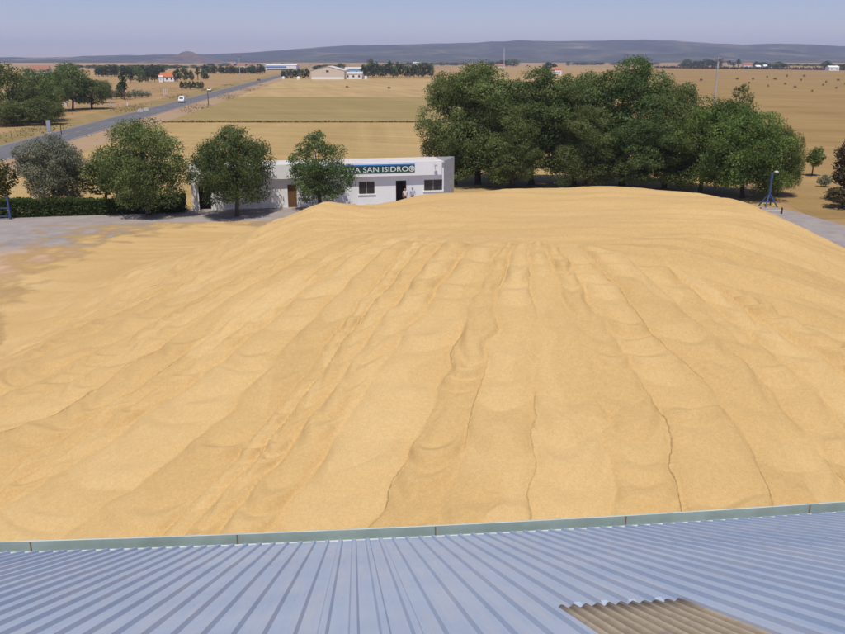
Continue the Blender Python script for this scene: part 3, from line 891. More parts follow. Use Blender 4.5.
# the shade trees along the back of the yard
row = [(0, 455, 184.5, 68, 68, 'pale olive tree at the left end of the tall tree row, beside the white building'),
       (2, 478, 184, 60, 92, 'tall tree with the highest crown of the left half of the tree row'),
       (1, 531, 184.5, 66, 88, 'dark tall tree right of the highest crown in the left half of the row'),
       (0, 574, 184.5, 68, 74, 'olive tall tree in the dip in the middle of the tree row'),
       (2, 512, 189, 100, 66, 'lower olive tree in front of the left half of the tree row'),
       (1, 622, 185, 55, 96, 'tallest dark tree rising above the middle of the tree row'),
       (2, 585, 190, 104, 68, 'lower tree in front of the dip in the tree row'),
       (0, 664, 188, 77, 78, 'tall olive tree just right of the tallest dark tree'),
       (1, 642, 193, 108, 70, 'lower dark tree in front of the tallest tree of the row'),
       (3, 700, 194, 96, 90, 'rounded green tree behind the right shoulder of the grain heap'),
       (3, 742, 197.5, 102, 96, 'broad bright green tree behind the blue probe stand'),
       (3, 777, 196.5, 124, 40, 'small rounded green tree at the right end of the tree row')]
for k, px, by, ty, w, lb in row:
    pr = B[k] if k < 3 else B4
    plant(pr, px, by, ty, w * 1.12, lb, group='tall trees along the back of the yard')
plant(K1, 734, 180, 82, 30, 'thin olive tree top rising above the bright green trees')
plant(S1, 812, 176, 145, 22, 'small slender tree standing alone in the right field')
plant(SH, 824, 187, 174, 16, 'grey green shrub below the small slender tree')
plant(BT, 853, 203, 132, 54, 'brownish tree cut by the right edge of the picture')
plant(DB, 842, 208, 189, 42, 'low dark bush on bare stems at the right edge of the yard')

# hedge
def hedge():
    root = empty('hedge'); 
    a, b = at(-30, 219.5), at(186, 212.5)
    dv = (b - a); L = dv.length; dv.normalize(); nv = Vector((-dv.y, dv.x, 0))
    rg = np.random.default_rng(77); n_ = 28000
    u = rg.uniform(0, L, n_); th = rg.uniform(0, math.pi, n_)
    hh = 1.55 + 0.16 * vnoise(u * 0.5, u * 0, 71) + 0.1 * vnoise(u * 1.7, u * 0, 72)
    q = rg.uniform(0.7, 1.05, n_)
    off = np.clip(np.cos(th) * 1.35, -1, 1) * 0.75 * q
    zz = np.clip(np.clip(np.sin(th) * 1.5, 0, 1) * q, 0.03, 2) * hh
    zz = np.where(rg.random(n_) < 0.45, rg.uniform(0.05, 1, n_) * hh, zz)
    off += 0.7
    cen = np.stack([a.x + dv.x * u + nv.x * off, a.y + dv.y * u + nv.y * off, zz], 1)
    V, F, T = leaf_cloud(cen, 0.2, 78)
    np_mesh('foliage', V, F, M['leaf_hedge'], {'tone': T}, parent=root)
    mb = MB()
    for i in range(44):
        p = a + dv * (L * (i + .5) / 44) + nv * 0.7
        mb.tube([(p.x, p.y, 0), (p.x + .05, p.y, .6), (p.x - .05, p.y + .1, 1.2)], [.05, .04, .015], 5)
    mb.build('stem', M['bark'], root)
    tag(root, 'long clipped green hedge along the paved yard on the left', 'hedge')
hedge()

# distant trees
FT = [make_tree('distant_tree', 10, 9, 1100, 0.85, M['leaf_far'], 201, 0.03, 16, 'full', blob_r=0.2, limbs=3),
      make_tree('distant_tree', 10, 8, 1100, 0.8, M['leaf_dark'], 202, 0.04, 16, 'full', blob_r=0.2, limbs=3),
      make_tree('distant_tree', 10, 10, 1100, 0.85, M['leaf_far'], 203, 0.02, 18, 'full', blob_r=0.19, limbs=3)]
FP = make_tree('poplar_tree', 12, 4.2, 700, 0.6, M['leaf_far'], 204, 0.02, 12, 'tall', blob_r=0.26, limbs=2)
FB = make_tree('field_bush', 2.2, 2.8, 160, 0.5, M['leaf_dry'], 205, 0.0, 8, 'round', blob_r=0.28, limbs=2)
FG = make_tree('pale_shrub', 4, 5, 420, 0.5, M['leaf_grey'], 206, 0.0, 9, 'round', blob_r=0.28, limbs=2)
MT = [make_tree('roadside_tree', 14, 12, 9000, 0.42, M['leaf_olive'], 210, 0.03, 34, 'full', blob_r=0.17),
      make_tree('roadside_tree', 14, 13, 9000, 0.42, M['leaf_dark'], 211, 0.10, 34, 'full', blob_r=0.17)]

for k, px, by, ty, w, lb in [
    (0, 13, 124, 63, 58, 'tall green tree at the left edge across the road'),
    (0, 36, 121, 68, 52, 'green tree with a ragged top, right of the tall tree at the left edge'),
    (1, -14, 122, 66, 44, 'dark tree cut by the left edge across the road'),
    (0, 44, 125, 96, 44, 'low spreading tree in front of the ragged green tree across the road'),
    (0, 14, 126, 100, 46, 'low bushy tree at the foot of the tall tree at the left edge'),
    (0, 52, 122, 101, 26, 'dark shrubby tree at the right foot of the ragged green tree'),
    (1, 30, 123, 98, 34, 'dark low tree hidden among the green trees at the left edge'),
    (1, 55, 112, 67, 40, 'dark round tree beside the roof of the red house across the road'),
    (1, 73, 110, 60, 46, 'tallest dark tree of the cluster beyond the road bend'),
    (1, 92, 109, 77, 44, 'spreading dark tree with bare trunks below, right of the tallest dark tree'),
    (1, 106, 103, 79, 18, 'small dark tree on the right edge of the cluster across the road')]:
    plant(MT[k], px, by, ty, w, lb, group='trees across the road')
plant(FP, 124.5, 100, 64, 11, 'slim dark poplar standing alone in the field across the road')
plant(FT[1], 122, 99, 82, 12, 'bushy tree at the foot of the slim poplar')
for i, px in enumerate((112, 117, 130, 136, 142, 148)):
    plant(FG, px, 99.5 - i * 0.35, 88 + (i % 3), 10, 'greyish shrub in the line right and left of the slim poplar', 'shrub', 'grey shrubs by the poplar')
for i, (px, by, ty, w) in enumerate([(131, 83, 68, 9), (140, 83, 66, 13), (148, 82, 67, 12), (155, 82, 69, 9)]):
    plant(FT[i % 3], px, by, ty, w, 'dark tree in the clump left of the orange roofed house', group='clump by the orange roofed house')
for i, (px, by, ty, w) in enumerate([(178, 82, 68, 9), (185, 81, 66, 10), (191, 81, 70, 8), (198, 80, 64, 6), (204, 79, 69, 8)]):
    plant(FT[i % 3] if i != 3 else FP, px, by, ty, w, 'dark tree in the clump right of the orange roofed house', group='clump right of the house')
for i, px in enumerate((182, 186, 190, 194, 198, 202)):
    plant(FT[i % 3], px, 89.5, 81, 5.5, 'small dark tree in the short planted row beside the road', group='planted row beside the road')
plant(FT[0], 206, 80, 73, 8, 'olive tree at the end of the short planted row')
def band(x0, x1, step, by, ty, jit, label, group, wmul=1.7):
    x = x0; i = 0
    while x < x1:
        plant(FT[i % 3], x + random.uniform(-1, 1) * step * .3, by + random.uniform(-.25, .25), ty + random.uniform(-jit, jit), step * wmul * 1.35 * random.uniform(.8, 1.25), label, group=group)
        x += step; i += 1
band(98, 165, 5, 76.5, 65.5, 1.6, 'dark tree in the distant band left of the orange roofed house', 'distant trees left of the house')
band(206, 264, 4.6, 74, 65.8, 1.5, 'dark tree in the distant band left of the end of the road', 'distant trees left of the road end')
for i, (px, by, ty, w) in enumerate([(0, 76, 63, 14), (-12, 76, 64, 14), (28, 76, 68, 10)]):
    plant(FT[i % 3], px, by, ty, w, 'far dark tree peeping over the trees at the left edge', group='far trees at the left edge')
for i, (px, ty) in enumerate([(283, 70), (287, 69), (291, 68.5), (295, 69), (299, 68), (303, 68.5), (307, 68)]):
    plant(FT[i % 3], px, 78.6, ty, 6.5, 'dark tree in the grove left of the gabled warehouse', group='grove left of the gabled warehouse')
x = 364; i = 0
while x < 434:
    ty = 62.5 + random.uniform(-2.0, 2.5)
    plant(FT[i % 3], x, 77.5 + random.uniform(-.4, .2), ty, random.uniform(7, 11), 'dark tree in the belt right of the gabled warehouse', group='tree belt right of the gabled warehouse')
    x += 4.2; i += 1
plant(FT[1], 371, 73, 58, 9, 'pointed dark tree rising above the tree belt')
band(318, 345, 6, 71, 64, 1.2, 'far tree behind the roof of the gabled warehouse', 'far trees behind the gabled warehouse')
band(490, 520, 6, 66.6, 60, 1.5, 'far dark tree at the foot of the lattice mast', 'far trees by the mast')
plant(FT[0], 549, 71, 62, 17, 'round distant tree beside the house seen over the tree row')
plant(FT[1], 568, 66, 61, 5, 'tiny round tree alone on the far plain')
plant(FT[1], 643, 68, 59.5, 7, 'lone far dark tree left of the tree line on the right')
band(683, 722, 4.6, 67.4, 60.5, 2.2, 'dark tree in the far tree line left of the white farmhouse', 'far tree line left of the farmhouse')
for i, (px, ty) in enumerate([(729, 59), (733, 61), (738, 57)]):
    plant(FP, px, 67.6, ty, 6, 'far pointed tree just left of the white farmhouse', group='pointed trees by the farmhouse')
band(757, 786, 4.5, 68.2, 62.5, 1.2, 'dark tree in the far clump right of the white farmhouse', 'far clump right of the farmhouse')
plant(FT[2], 826, 69.6, 60.5, 12, 'large far dark tree beside the long white barn')
plant(FT[0], 845, 69.6, 64, 12, 'far dark tree right of the long white barn')
for px, py in [(749, 83), (768, 86), (747, 91), (795, 87), (812, 91), (823, 85), (836, 88), (785, 84), (801, 80), (787, 76), (767, 77), (845, 84),
               (683, 85), (681, 92), (701, 80), (737, 79), (753, 79), (775, 79), (804, 76), (826, 82), (838, 80)]:
    plant(FB, px, py + 1.2, py - 1.6, random.uniform(2.2, 4.6), 'small dark bush dotted in the golden field on the right', 'bush', 'bushes in the golden field')
for px, py in [(347, 87), (389, 88)]:
    plant(FB, px, py + 1, py - 1.5, 4, 'tiny dark bush in the pale stubble in front of the gabled warehouse', 'bush', 'bushes in the pale stubble')
band(212, 300, 8, 66.2, 63.4, .6, 'tiny dark tree dotted on the far plain near the end of the road', 'far trees near the road end', 1.1)
band(392, 470, 6, 65.6, 62.6, .7, 'tiny dark tree on the far plain behind the tree belt', 'far trees behind the belt', 1.2)
band(575, 660, 9, 65.2, 62.4, .6, 'tiny far tree on the plain behind the tall tree row', 'far trees behind the tall row', 1.1)
band(770, 850, 7, 66.4, 63.8, .6, 'tiny far tree below the hills at the right edge', 'far trees at the right edge', 1.2)
band(60, 215, 7, 68.5, 65.0, .7, 'tiny far tree on the plain below the conical hill', 'far trees below the conical hill', 1.3)
# low dark bank hedge along the far side of the golden field
rgf = np.random.default_rng(90)
a, b = at(655, 68.2), at(860, 70.6)
u = rgf.uniform(0, 1, 2600)
cen = np.stack([a.x + (b.x - a.x) * u, a.y + (b.y - a.y) * u + rgf.normal(0, 3, 2600), np.abs(rgf.normal(0, 1.6, 2600)) + .3], 1)
V, F, T = leaf_cloud(cen, 3.0, 91)
tag(np_mesh('field_hedge', V, F, M['leaf_brown'], {'tone': T * .5}), 'long dark hedgerow along the far edge of the golden field', 'hedge')

# ------------------------------------------------------------------ the white office across the yard
def office():
    P0, P1 = Vector((-22.8, 82.5, 0)), Vector((1.9, 87.7, 0))
    dv = P1 - P0; L = dv.length; rz = math.atan2(dv.y, dv.x)
    root = empty('office_building', P0, rz)
    tag(root, 'long low white building with a blank fascia above its windows and door', 'building')
    Z0, Z1 = 2.92, 4.34; D = 4.2
    Lw = L + 0.3
    def ux(px):     # along the front, from a picture column
        r = ray(px, 200); n_ = Vector((-dv.y, dv.x, 0)).normalized()
        t_ = P0.dot(n_) / Vector((r.x, r.y, 0)).dot(n_)
        return (Vector((r.x * t_, r.y * t_, 0)) - P0).dot(dv.normalized())
    # front wall built round its openings
    ops = [(ux(199), ux(211), 0.0, 2.45), (ux(288), ux(297), 0.0, 2.3), (ux(359), ux(375), 1.1, 2.38), (ux(396), ux(406.5), 0.0, 2.38), (ux(424), Lw - 0.12, 1.25, 2.4)]
    w = MB(); u = 0.25
    T = 0.22
    for (a, b, z0, z1) in ops:
        w.box((u, 0, 0), (a, T, Z1 - .25))
        if z0 > 0: w.box((a, 0, 0), (b, T, z0))
        w.box((a, 0, z1), (b, T, Z1 - .25))
        u = b
    w.box((u, 0, 0), (Lw, T, Z1 - .25))
    w.build('wall', M['white_wall'], root)
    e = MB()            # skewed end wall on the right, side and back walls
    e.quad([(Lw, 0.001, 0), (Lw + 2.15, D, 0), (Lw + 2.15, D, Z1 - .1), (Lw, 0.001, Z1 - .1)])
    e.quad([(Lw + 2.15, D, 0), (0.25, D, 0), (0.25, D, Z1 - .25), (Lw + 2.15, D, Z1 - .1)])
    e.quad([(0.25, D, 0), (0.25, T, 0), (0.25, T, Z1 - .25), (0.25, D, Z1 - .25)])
    e.build('end_wall', M['grey_wall'], root)  # shade of the right end wall is put into its grey colour
    f = MB(); f.box((0, -0.42, Z0), (L, -0.22, Z1))
    f.build('fascia', M['white_wall'], root)
    s = MB(); s.box((0.003, -0.219, Z0 - .02), (L - .003, -0.003, Z0 + .10)); s.build('soffit', M['soffit'], root)
    r = MB(); r.box((0.2, -0.215, Z1 - .24), (Lw, D, Z1 - .10)); r.build('roof', M['grey_roof'], root)
    c = MB(); c.box((ux(192.5), -0.40, 0), (ux(196.5), -0.05, Z0 - .022)); c.build('column', M['white_wall'], root)
    # openings
    d = MB(); d.box((ops[0][0] + .01, 1.2, 0), (ops[0][1] - .01, 1.3, 2.43))
    d.build('porch_recess', M['dark_room'], root)  # dark backing panel, the recess's shade is painted as its colour
    d = MB(); d.box((ops[1][0] + .01, .10, 0.02), (ops[1][1] - .01, .15, 2.28)); dr = d.build('wooden_door', M['brown_door'], root)
    h = MB(); h.box((ops[1][1] - .14, .06, 1.0), (ops[1][1] - .10, .098, 1.12)); h.build('handle', M['alu'], dr)
    for i in (2, 4):
        a, b, z0, z1 = ops[i]
        fr = MB(); t_ = .05
        fr.box((a, .05, z0), (b, .11, z0 + t_)); fr.box((a, .05, z1 - t_), (b, .11, z1))
        nm = 3
        for k in range(nm):
            xx = a + (b - a - t_) * k / (nm - 1)
            fr.box((xx, .048, z0 + t_), (xx + t_, .108, z1 - t_))
        fo = fr.build('window', M['alu'], root)
        g_ = MB(); g_.box((a + .02, .07, z0 + .02), (b - .02, .085, z1 - .02)); g_.build('pane', M['glass_dark'], fo)
        sl = MB(); sl.box((a - .1, -.09, z0 - .09), (b + .1, -.002, z0)); sl.build('sill', M['white_wall'], fo)
        if i == 2:
            br = MB()
            for k in range(1, 9):
                xx = a + (b - a) * k / 9
                br.box((xx - .012, -.03, z0 + .01), (xx + .012, -.006, z1 - .01))
            br.build('bars', M['wood_dark'], fo)
    a, b, z0, z1 = ops[3]
    d = MB(); d.box((a, 1.4, 0), (b, 1.5, z1)); d.build('doorway', M['dark_room'], root)
    d = MB(); d.box((a + .02, .3, 0.02), (a + .07, 1.1, z1 - .05)); dl = d.build('door', M['brown_door'], root)
    # the sign on the fascia
    sx0, sx1 = ux(300), ux(414)
    zs0, zs1 = 3.26, 3.98
    sg = empty('shop_sign', P0, rz)
    tag(sg, 'dark green sign with white capital letters and a blue strip on the white fascia', 'sign')
    b_ = MB(); b_.box((sx0, -0.46, zs0), (sx1, -0.423, zs1)); b_.build('panel', M['sign_green'], sg)
    b_ = MB(); b_.box((ux(293), -0.475, zs1 + .003), (sx1, -0.423, zs1 + .14)); b_.build('blue_strip', M['blue_paint'], sg)
    cu = bpy.data.curves.new('lettering', 'FONT'); cu.body = 'COOPERATIVA SAN ISIDRO'
    cu.size = 0.92; cu.align_x = 'LEFT'; cu.extrude = 0.012; cu.offset = 0.0
    to = bpy.data.objects.new('lettering', cu); COL.objects.link(to)
    bpy.context.view_layer.update()
    dg = bpy.context.evaluated_depsgraph_get()
    me = bpy.data.meshes.new_from_object(to.evaluated_get(dg))
    bpy.data.objects.remove(to)
    me.name = 'lettering'
    n_ = len(me.vertices); co = np.empty(n_ * 3, np.float32); me.vertices.foreach_get('co', co); co = co.reshape(-1, 3)
    x_end = ux(407.5); x_beg = ux(302)
    co[:, 0] = (co[:, 0] - co[:, 0].min()) / np.ptp(co[:, 0]) * (x_end - x_beg)
    co[:, 1] = (co[:, 1] - co[:, 1].min()) / np.ptp(co[:, 1]) * 0.50
    par = list(range(n_))
    def find(a):
        while par[a] != a: par[a] = par[par[a]]; a = par[a]
        return a
    for e_ in me.edges:
        a, b = find(e_.vertices[0]), find(e_.vertices[1])
        if a != b: par[a] = b
    letters = {}
    for f_ in me.polygons: letters.setdefault(find(f_.vertices[0]), []).append(tuple(f_.vertices))
    for r_, fs in sorted(letters.items(), key=lambda kv: co[kv[1][0][0], 0]):
        lm = MB(); ids = {}
        for f_ in fs:
            for v_ in f_:
                if v_ not in ids: ids[v_] = len(lm.v); lm.v.append(tuple(float(c_) for c_ in co[v_]))
            lm.f.append(tuple(ids[v_] for v_ in f_)); lm.m.append(0)
        lo = lm.build('letter', M['letter_white'], sg)
        lo.matrix_local = Matrix.Translation((x_beg, -0.475, zs0 + 0.11)) @ Matrix.Rotation(math.pi / 2, 4, 'X')
    bpy.data.meshes.remove(me)
    em = MB(); cxm = ux(411); r1, r0 = .30, .23; zc = (zs0 + zs1) / 2
    for k in range(28):
        a0, a1 = 2 * math.pi * k / 28, 2 * math.pi * (k + 1) / 28
        em.quad([(cxm + r0 * math.cos(a0), -.468, zc + r0 * math.sin(a0)), (cxm + r0 * math.cos(a1), -.468, zc + r0 * math.sin(a1)),
                 (cxm + r1 * math.cos(a1), -.468, zc + r1 * math.sin(a1)), (cxm + r1 * math.cos(a0), -.468, zc + r1 * math.sin(a0))][::-1])
    em.box((cxm - .03, -.47, zc - .2), (cxm + .03, -.462, zc + .16))
    for s_ in (-1, 1):
        for k in range(3):
            z_ = zc - .1 + k * .1
            em.quad([(cxm + s_ * .03, -.469, z_), (cxm + s_ * .15, -.469, z_ + .08), (cxm + s_ * .13, -.469, z_ + .13), (cxm + s_ * .03, -.469, z_ + .06)][::-s_])
    em.build('emblem', M['letter_white'], sg)
    # floor lamp over the right end of the fascia
    l_ = MB(); l_.tube([(ux(434), -.425, 3.7), (ux(434), -.7, 3.95)], .03, 6); l_.box((ux(434) - .16, -.95, 3.85), (ux(434) + .16, -.65, 4.0), taper=.04)
    wl = l_.build('wall_lamp', M['grey_paint'], root)
    return root, ux
OFF, UX = office()

# ------------------------------------------------------------------ people at the door
def person(label, loc, rz, h, shirt, hair, trouser, long_hair=False, arm_pose=0):
    root = empty('person', loc, rz); k = h / 1.75
    root.scale = (k, k, k)
    tag(root, label, 'person', 'people at the office door')
    def skin(name, nodes, edges, mat, parent, sub=2):
        me = bpy.data.meshes.new(name)
        me.from_pydata([n_[0] for n_ in nodes], edges, [])
        me.materials.append(mat)
        o = bpy.data.objects.new(name, me); link(o, parent)
        o.modifiers.new('Skin', 'SKIN').use_smooth_shade = True
        sv = me.skin_vertices[0] if me.skin_vertices else None
        if sv is None:
            me.attributes  # skin layer is made with the modifier
        for i, n_ in enumerate(nodes):
            me.skin_vertices[0].data[i].radius = (n_[1], n_[2] if len(n_) > 2 else n_[1])
            me.skin_vertices[0].data[i].use_root = (i == 0)
        s_ = o.modifiers.new('Sub', 'SUBSURF'); s_.levels = sub; s_.render_levels = sub
        return o
    nd, ed = [], []
    def add(p, r, r2=None, par=None):
        nd.append((p, r, r2 or r)); i = len(nd) - 1
        if par is not None: ed.append((par, i))
        return i
    pel = add((0, 0, .95), .15, .11)
    wst = add((0, 0, 1.12), .13, .10, pel)
    chs = add((0, 0, 1.32), .16, .11, wst)
    nck = add((0, 0, 1.48), .06, .06, chs)
    hd0 = add((0, -.015, 1.56), .07, .075, nck)
    hd1 = add((0, -.02, 1.65), .078, .092, hd0)
    hd2 = add((0, -.01, 1.72), .055, .07, hd1)
    nose = add((0, -.115, 1.625), .014, .018, hd1)
    for s_ in (-1, 1):
        ear = add((s_ * .088, 0, 1.63), .012, .024, hd1)
        hip = add((s_ * .09, 0, .88), .095, None, pel)
        kn = add((s_ * .10, -.01, .49), .062, None, hip)
        ak = add((s_ * .11, .02, .09), .042, None, kn)
        toe = add((s_ * .13, -.16, .035), .035, .045, ak)
        sh = add((s_ * .19, 0, 1.41), .06, None, chs)
        if arm_pose == 1 and s_ == 1:
            el = add((s_ * .30, .02, 1.15), .043, None, sh); wr = add((s_ * .22, -.16, 1.02), .03, None, el); dirn = Vector((-.5, -.8, -.1)).normalized()
        else:
            el = add((s_ * .25, .02, 1.13), .043, None, sh); wr = add((s_ * .26, -.04, .88), .03, None, el); dirn = Vector((0, -.12, -1)).normalized()
        w = Vector(nd[wr][0]); pa = add(tuple(w + dirn * .06), .026, .018, wr)
        sd = Vector((0, 1, 0))
        for q, ln in ((-.024, .075), (-.008, .088), (.008, .083), (.023, .066)):
            b0 = w + dirn * .10 + sd * q
            i0 = add(tuple(b0), .010, None, pa); i1 = add(tuple(b0 + dirn * ln * .5 + Vector((-s_ * .008, 0, 0))), .009, None, i0)
            add(tuple(b0 + dirn * ln + Vector((-s_ * .022, 0, 0))), .008, None, i1)
        t0 = add(tuple(w + dirn * .04 - sd * .035), .011, None, pa); add(tuple(w + dirn * .085 - sd * .06), .009, None, t0)
    body = skin('body', nd, ed, M['skin'], root)
    c = [((0, 0, .90), .165, .125), ((0, 0, 1.12), .152, .12), ((0, 0, 1.32), .178, .13), ((0, 0, 1.45), .085, .08)]
    e_ = [(0, 1), (1, 2), (2, 3)]
    for s_ in (-1, 1):
        c += [((s_ * .195, 0, 1.405), .078), ((s_ * .232, .012, 1.235), .066)]; e_ += [(2, len(c) - 2), (len(c) - 2, len(c) - 1)]
    skin('shirt', c, e_, shirt, root)
    c = [((0, 0, .98), .16, .12), ((0, 0, .93), .165, .125)]; e_ = [(0, 1)]
    for s_ in (-1, 1):
        i = len(c); c += [((s_ * .09, 0, .84), .107), ((s_ * .10, -.01, .49), .082), ((s_ * .11, .015, .10), .072)]
        e_ += [(1, i), (i, i + 1), (i + 1, i + 2)]
    skin('trousers', c, e_, trouser, root)
    c = [((0, .015, 1.72), .072, .085), ((0, .04, 1.66), .085, .075)]; e_ = [(0, 1)]
    if long_hair: c += [((0, .065, 1.52), .09, .045)]; e_ += [(1, 2)]
    skin('hair', c, e_, hair, root)
    for s_ in (-1, 1):
        ey = MB(); ey.tube([(s_ * .032, -.098, 1.655), (s_ * .032, -.112, 1.655)], .011, 8); ey.build('eye', M['hair_dark'], root)
    mo = MB(); mo.box((-.025, -.103, 1.575), (.025, -.092, 1.585)); mo.build('mouth', plain('lips', (0.3, 0.1, 0.08)), root)
    for s_ in (-1, 1):
        shn = MB(); shn.box((s_ * .125 - .05, -.21, 0), (s_ * .125 + .05, .06, .085), taper=.012); shn.build('shoe', M['rubber'], root)
    return root

dvx = Vector((math.cos(OFF.rotation_euler.z), math.sin(OFF.rotation_euler.z), 0)); dvn = Vector((dvx.y, -dvx.x, 0))
def infront(px, off): return Vector(OFF.location) + dvx * UX(px) + dvn * off
person('person in a pale pink top standing in the open doorway', infront(404.2, 0.55), OFF.rotation_euler.z, 1.66, M['shirt_pink'], M['hair_brown'], M['trouser'], True)
person('dark haired person in a white shirt standing right of the doorway', infront(411.2, 0.7), OFF.rotation_euler.z + .2, 1.78, M['shirt_blue'], M['hair_dark'], M['trouser'], False, 1)

# ------------------------------------------------------------------ distant houses
def house(name, label, px, by, wpx, hz, rise, depth, wall, roof, rz=0.0, windows=2, gable_front=False, group=None, cat='house'):
    p = at(px, by); w = wpx * mpp(p)
    root = empty(name, p, rz); tag(root, label, cat, group)
    mb = MB(); hw = w / 2
    if gable_front:
        mb.prism([(-hw, 0), (hw, 0), (hw, hz), (0, hz + rise), (-hw, hz)], 0, depth)
    else:
        mb.box((-hw, 0, 0), (hw, depth, hz))
        for s_ in (-1, 1):
            mb.quad([(s_ * hw * .999, 0, hz), (s_ * hw * .999, depth, hz), (s_ * hw * .999, depth / 2, hz + rise)])
    mb.build('wall', wall, root)
    r = MB(); ov = 0.25; t_ = 0.14
    if gable_front:
        for s_ in (-1, 1):
            r.quad([(s_ * (hw + ov), -ov, hz - ov * rise / hw + t_), (0, -ov, hz + rise + t_), (0, depth + ov, hz + rise + t_), (s_ * (hw + ov), depth + ov, hz - ov * rise / hw + t_)])
            r.quad([(s_ * (hw + ov), -ov, hz - ov * rise / hw), (0, -ov, hz + rise), (0, -ov, hz + rise + t_), (s_ * (hw + ov), -ov, hz - ov * rise / hw + t_)])
    else:
        r.quad([(-hw - ov, -ov, hz - ov * 2 * rise / depth + t_), (hw + ov, -ov, hz - ov * 2 * rise / depth + t_), (hw + ov, depth / 2, hz + rise + t_), (-hw - ov, depth / 2, hz + rise + t_)])
        r.quad([(-hw - ov, depth + ov, hz - ov * 2 * rise / depth + t_), (hw + ov, depth + ov, hz - ov * 2 * rise / depth + t_), (hw + ov, depth / 2, hz + rise + t_), (-hw - ov, depth / 2, hz + rise + t_)])
        r.box((-hw - ov, -ov - .05, hz - ov * 2 * rise / depth - .05), (hw + ov, -ov - .002, hz - ov * 2 * rise / depth + t_))
    r.build('roof', roof, root)
    for k in range(windows):
        xx = -hw + w * (k + .5) / windows
        f = MB(); ww, wh = min(1.6, w * .12), min(1.5, hz * .4)
        f.box((xx - ww / 2, -.06, hz * .35), (xx + ww / 2, -.003, hz * .35 + wh)); fo = f.build('window', M['alu'], root)
        f = MB(); f.box((xx - ww * .42, -.08, hz * .35 + .08), (xx + ww * .42, -.061, hz * .35 + wh - .08)); f.build('pane', M['glass_dark'], fo)
    return root, p, w

house('orange_roofed_house', 'white house with an orange tiled roof beyond the road', 167, 81.5, 14, 3.2, 2.6, 8, M['white_wall'], M['tile_roof'], 0.05, 3)
ch, cp, cw = house('white_outhouse', 'small white outhouse left of the orange roofed house', 161, 82.3, 3.5, 3.4, 0.8, 4, M['white_wall'], M['grey_roof'], 0.05, 1)
house('red_roofed_house', 'house with a faded red roof behind the trees at the left edge', 39, 77.5, 18, 5.5, 4.2, 12, M['grey_wall'], M['tile_dull'], 0.1, 3)
house('roadside_hut', 'tiny cream hut with a pale roof under the trees across the road', 64, 107, 6, 1.5, 0.7, 3.0, M['cream_wall'], M['grey_roof'], 0.25, 1, True, cat='hut')
WH, wp, ww = house('gabled_warehouse', 'pale gabled warehouse with one dark opening at the far end of the field', 327.5, 79.5, 34, 6.4, 3.2, 40, M['cream_wall'], M['grey_roof'], 0.0, 0, True, cat='warehouse')
f = MB(); f.box((-.9, -.06, 5.2), (1.2, -.003, 6.6)); f.build('window', M['glass_dark'], WH)
f = MB(); f.box((-ww / 2 + .3, -.05, 0), (ww / 2 - .3, -.002, 1.6)); f.build('plinth', M['white_wall'], WH)
house('low_annex', 'low white annex joined to the right of the gabled warehouse', 353.5, 79.2, 17, 3.9, 1.4, 16, M['white_wall'], M['grey_roof'], 0.0, 3, cat='building')
house('rear_shed', 'blue grey shed behind the low white annex', 353, 74.5, 16, 5.5, 1.5, 20, M['teal_wall'], M['grey_roof'], 0.0, 2, cat='shed')
IB, ip, iw = house('industrial_hall', 'long white and blue industrial hall near the end of the road', 281, 70.2, 31, 6.8, 1.0, 30, M['white_wall'], M['white_wall'], 0.0, 0, cat='industrial hall')
f = MB(); f.box((-iw / 2 + .2, -.06, 3.2), (iw * .18, -.003, 5.4)); f.build('blue_band', M['blue_paint'], IB)
f = MB(); f.box((-iw * .45, -.06, .2), (iw * .4, -.003, 2.2)); f.build('window', M['glass_dark'], IB)
house('village_house', 'small pale house in the tree belt right of the gabled warehouse', 374, 68.2, 4.5, 7.5, 2.5, 9, M['cream_wall'], M['grey_roof'], 0, 2)
house('village_house', 'small white house at the right end of the tree belt', 417, 67.5, 7, 7.5, 2.5, 9, M['white_wall'], M['grey_roof'], 0, 2)
house('pale_house', 'white house with an orange roof seen over the middle of the tree row', 557, 75.5, 9, 5.4, 1.9, 8, M['white_wall'], M['tile_roof'], 0.1, 2)
house('white_farmhouse', 'bright white farmhouse with a tiled roof on the far right plain', 747.5, 68.8, 8, 6.0, 4.0, 9, M['white_wall'], M['tile_dull'], 0, 3)
house('white_cottage', 'tiny white cottage just right of the farmhouse', 758.5, 69.2, 5, 4.0, 2.0, 8, M['white_wall'], M['white_wall'], 0.1, 1, cat='cottage')
house('white_cottage', 'farthest right and smallest white cottage beside the far clump', 765.5, 68.5, 3.6, 4.0, 2.0, 8, M['white_wall'], M['white_wall'], 0, 1, cat='cottage')
house('long_barn', 'long white barn near the right edge of the far plain', 834, 70.8, 10, 4.6, 1.8, 12, M['white_wall'], M['white_wall'], 0, 2, cat='barn')
house('village_house', 'low orange house on the plain at the foot of the lattice mast', 500, 68.2, 10, 4, 3, 10, M['cream_wall'], M['tile_dull'], 0, 2)
house('village_house', 'tiny far white house on the plain above the tree row', 548, 61.9, 2.6, 26, 8, 20, M['white_wall'], M['tile_dull'], 0, 1)
# row of small far roofs left of the road end
for px, by, w, lb in [(241, 68.4, 8, 'far red roofed house left of the blue and white industrial hall'), (252, 67.2, 9, 'far dull house nearest the left end of the industrial hall'),
                      (231, 72.6, 5, 'far cream house in front of the distant tree band'), (231.5, 64.6, 9, 'far dim house highest up the plain left of the industrial hall')]:
    house('village_house', lb, px, by, w, 5, 3, 10, M['cream_wall'], M['tile_dull'], 0.1, 2)
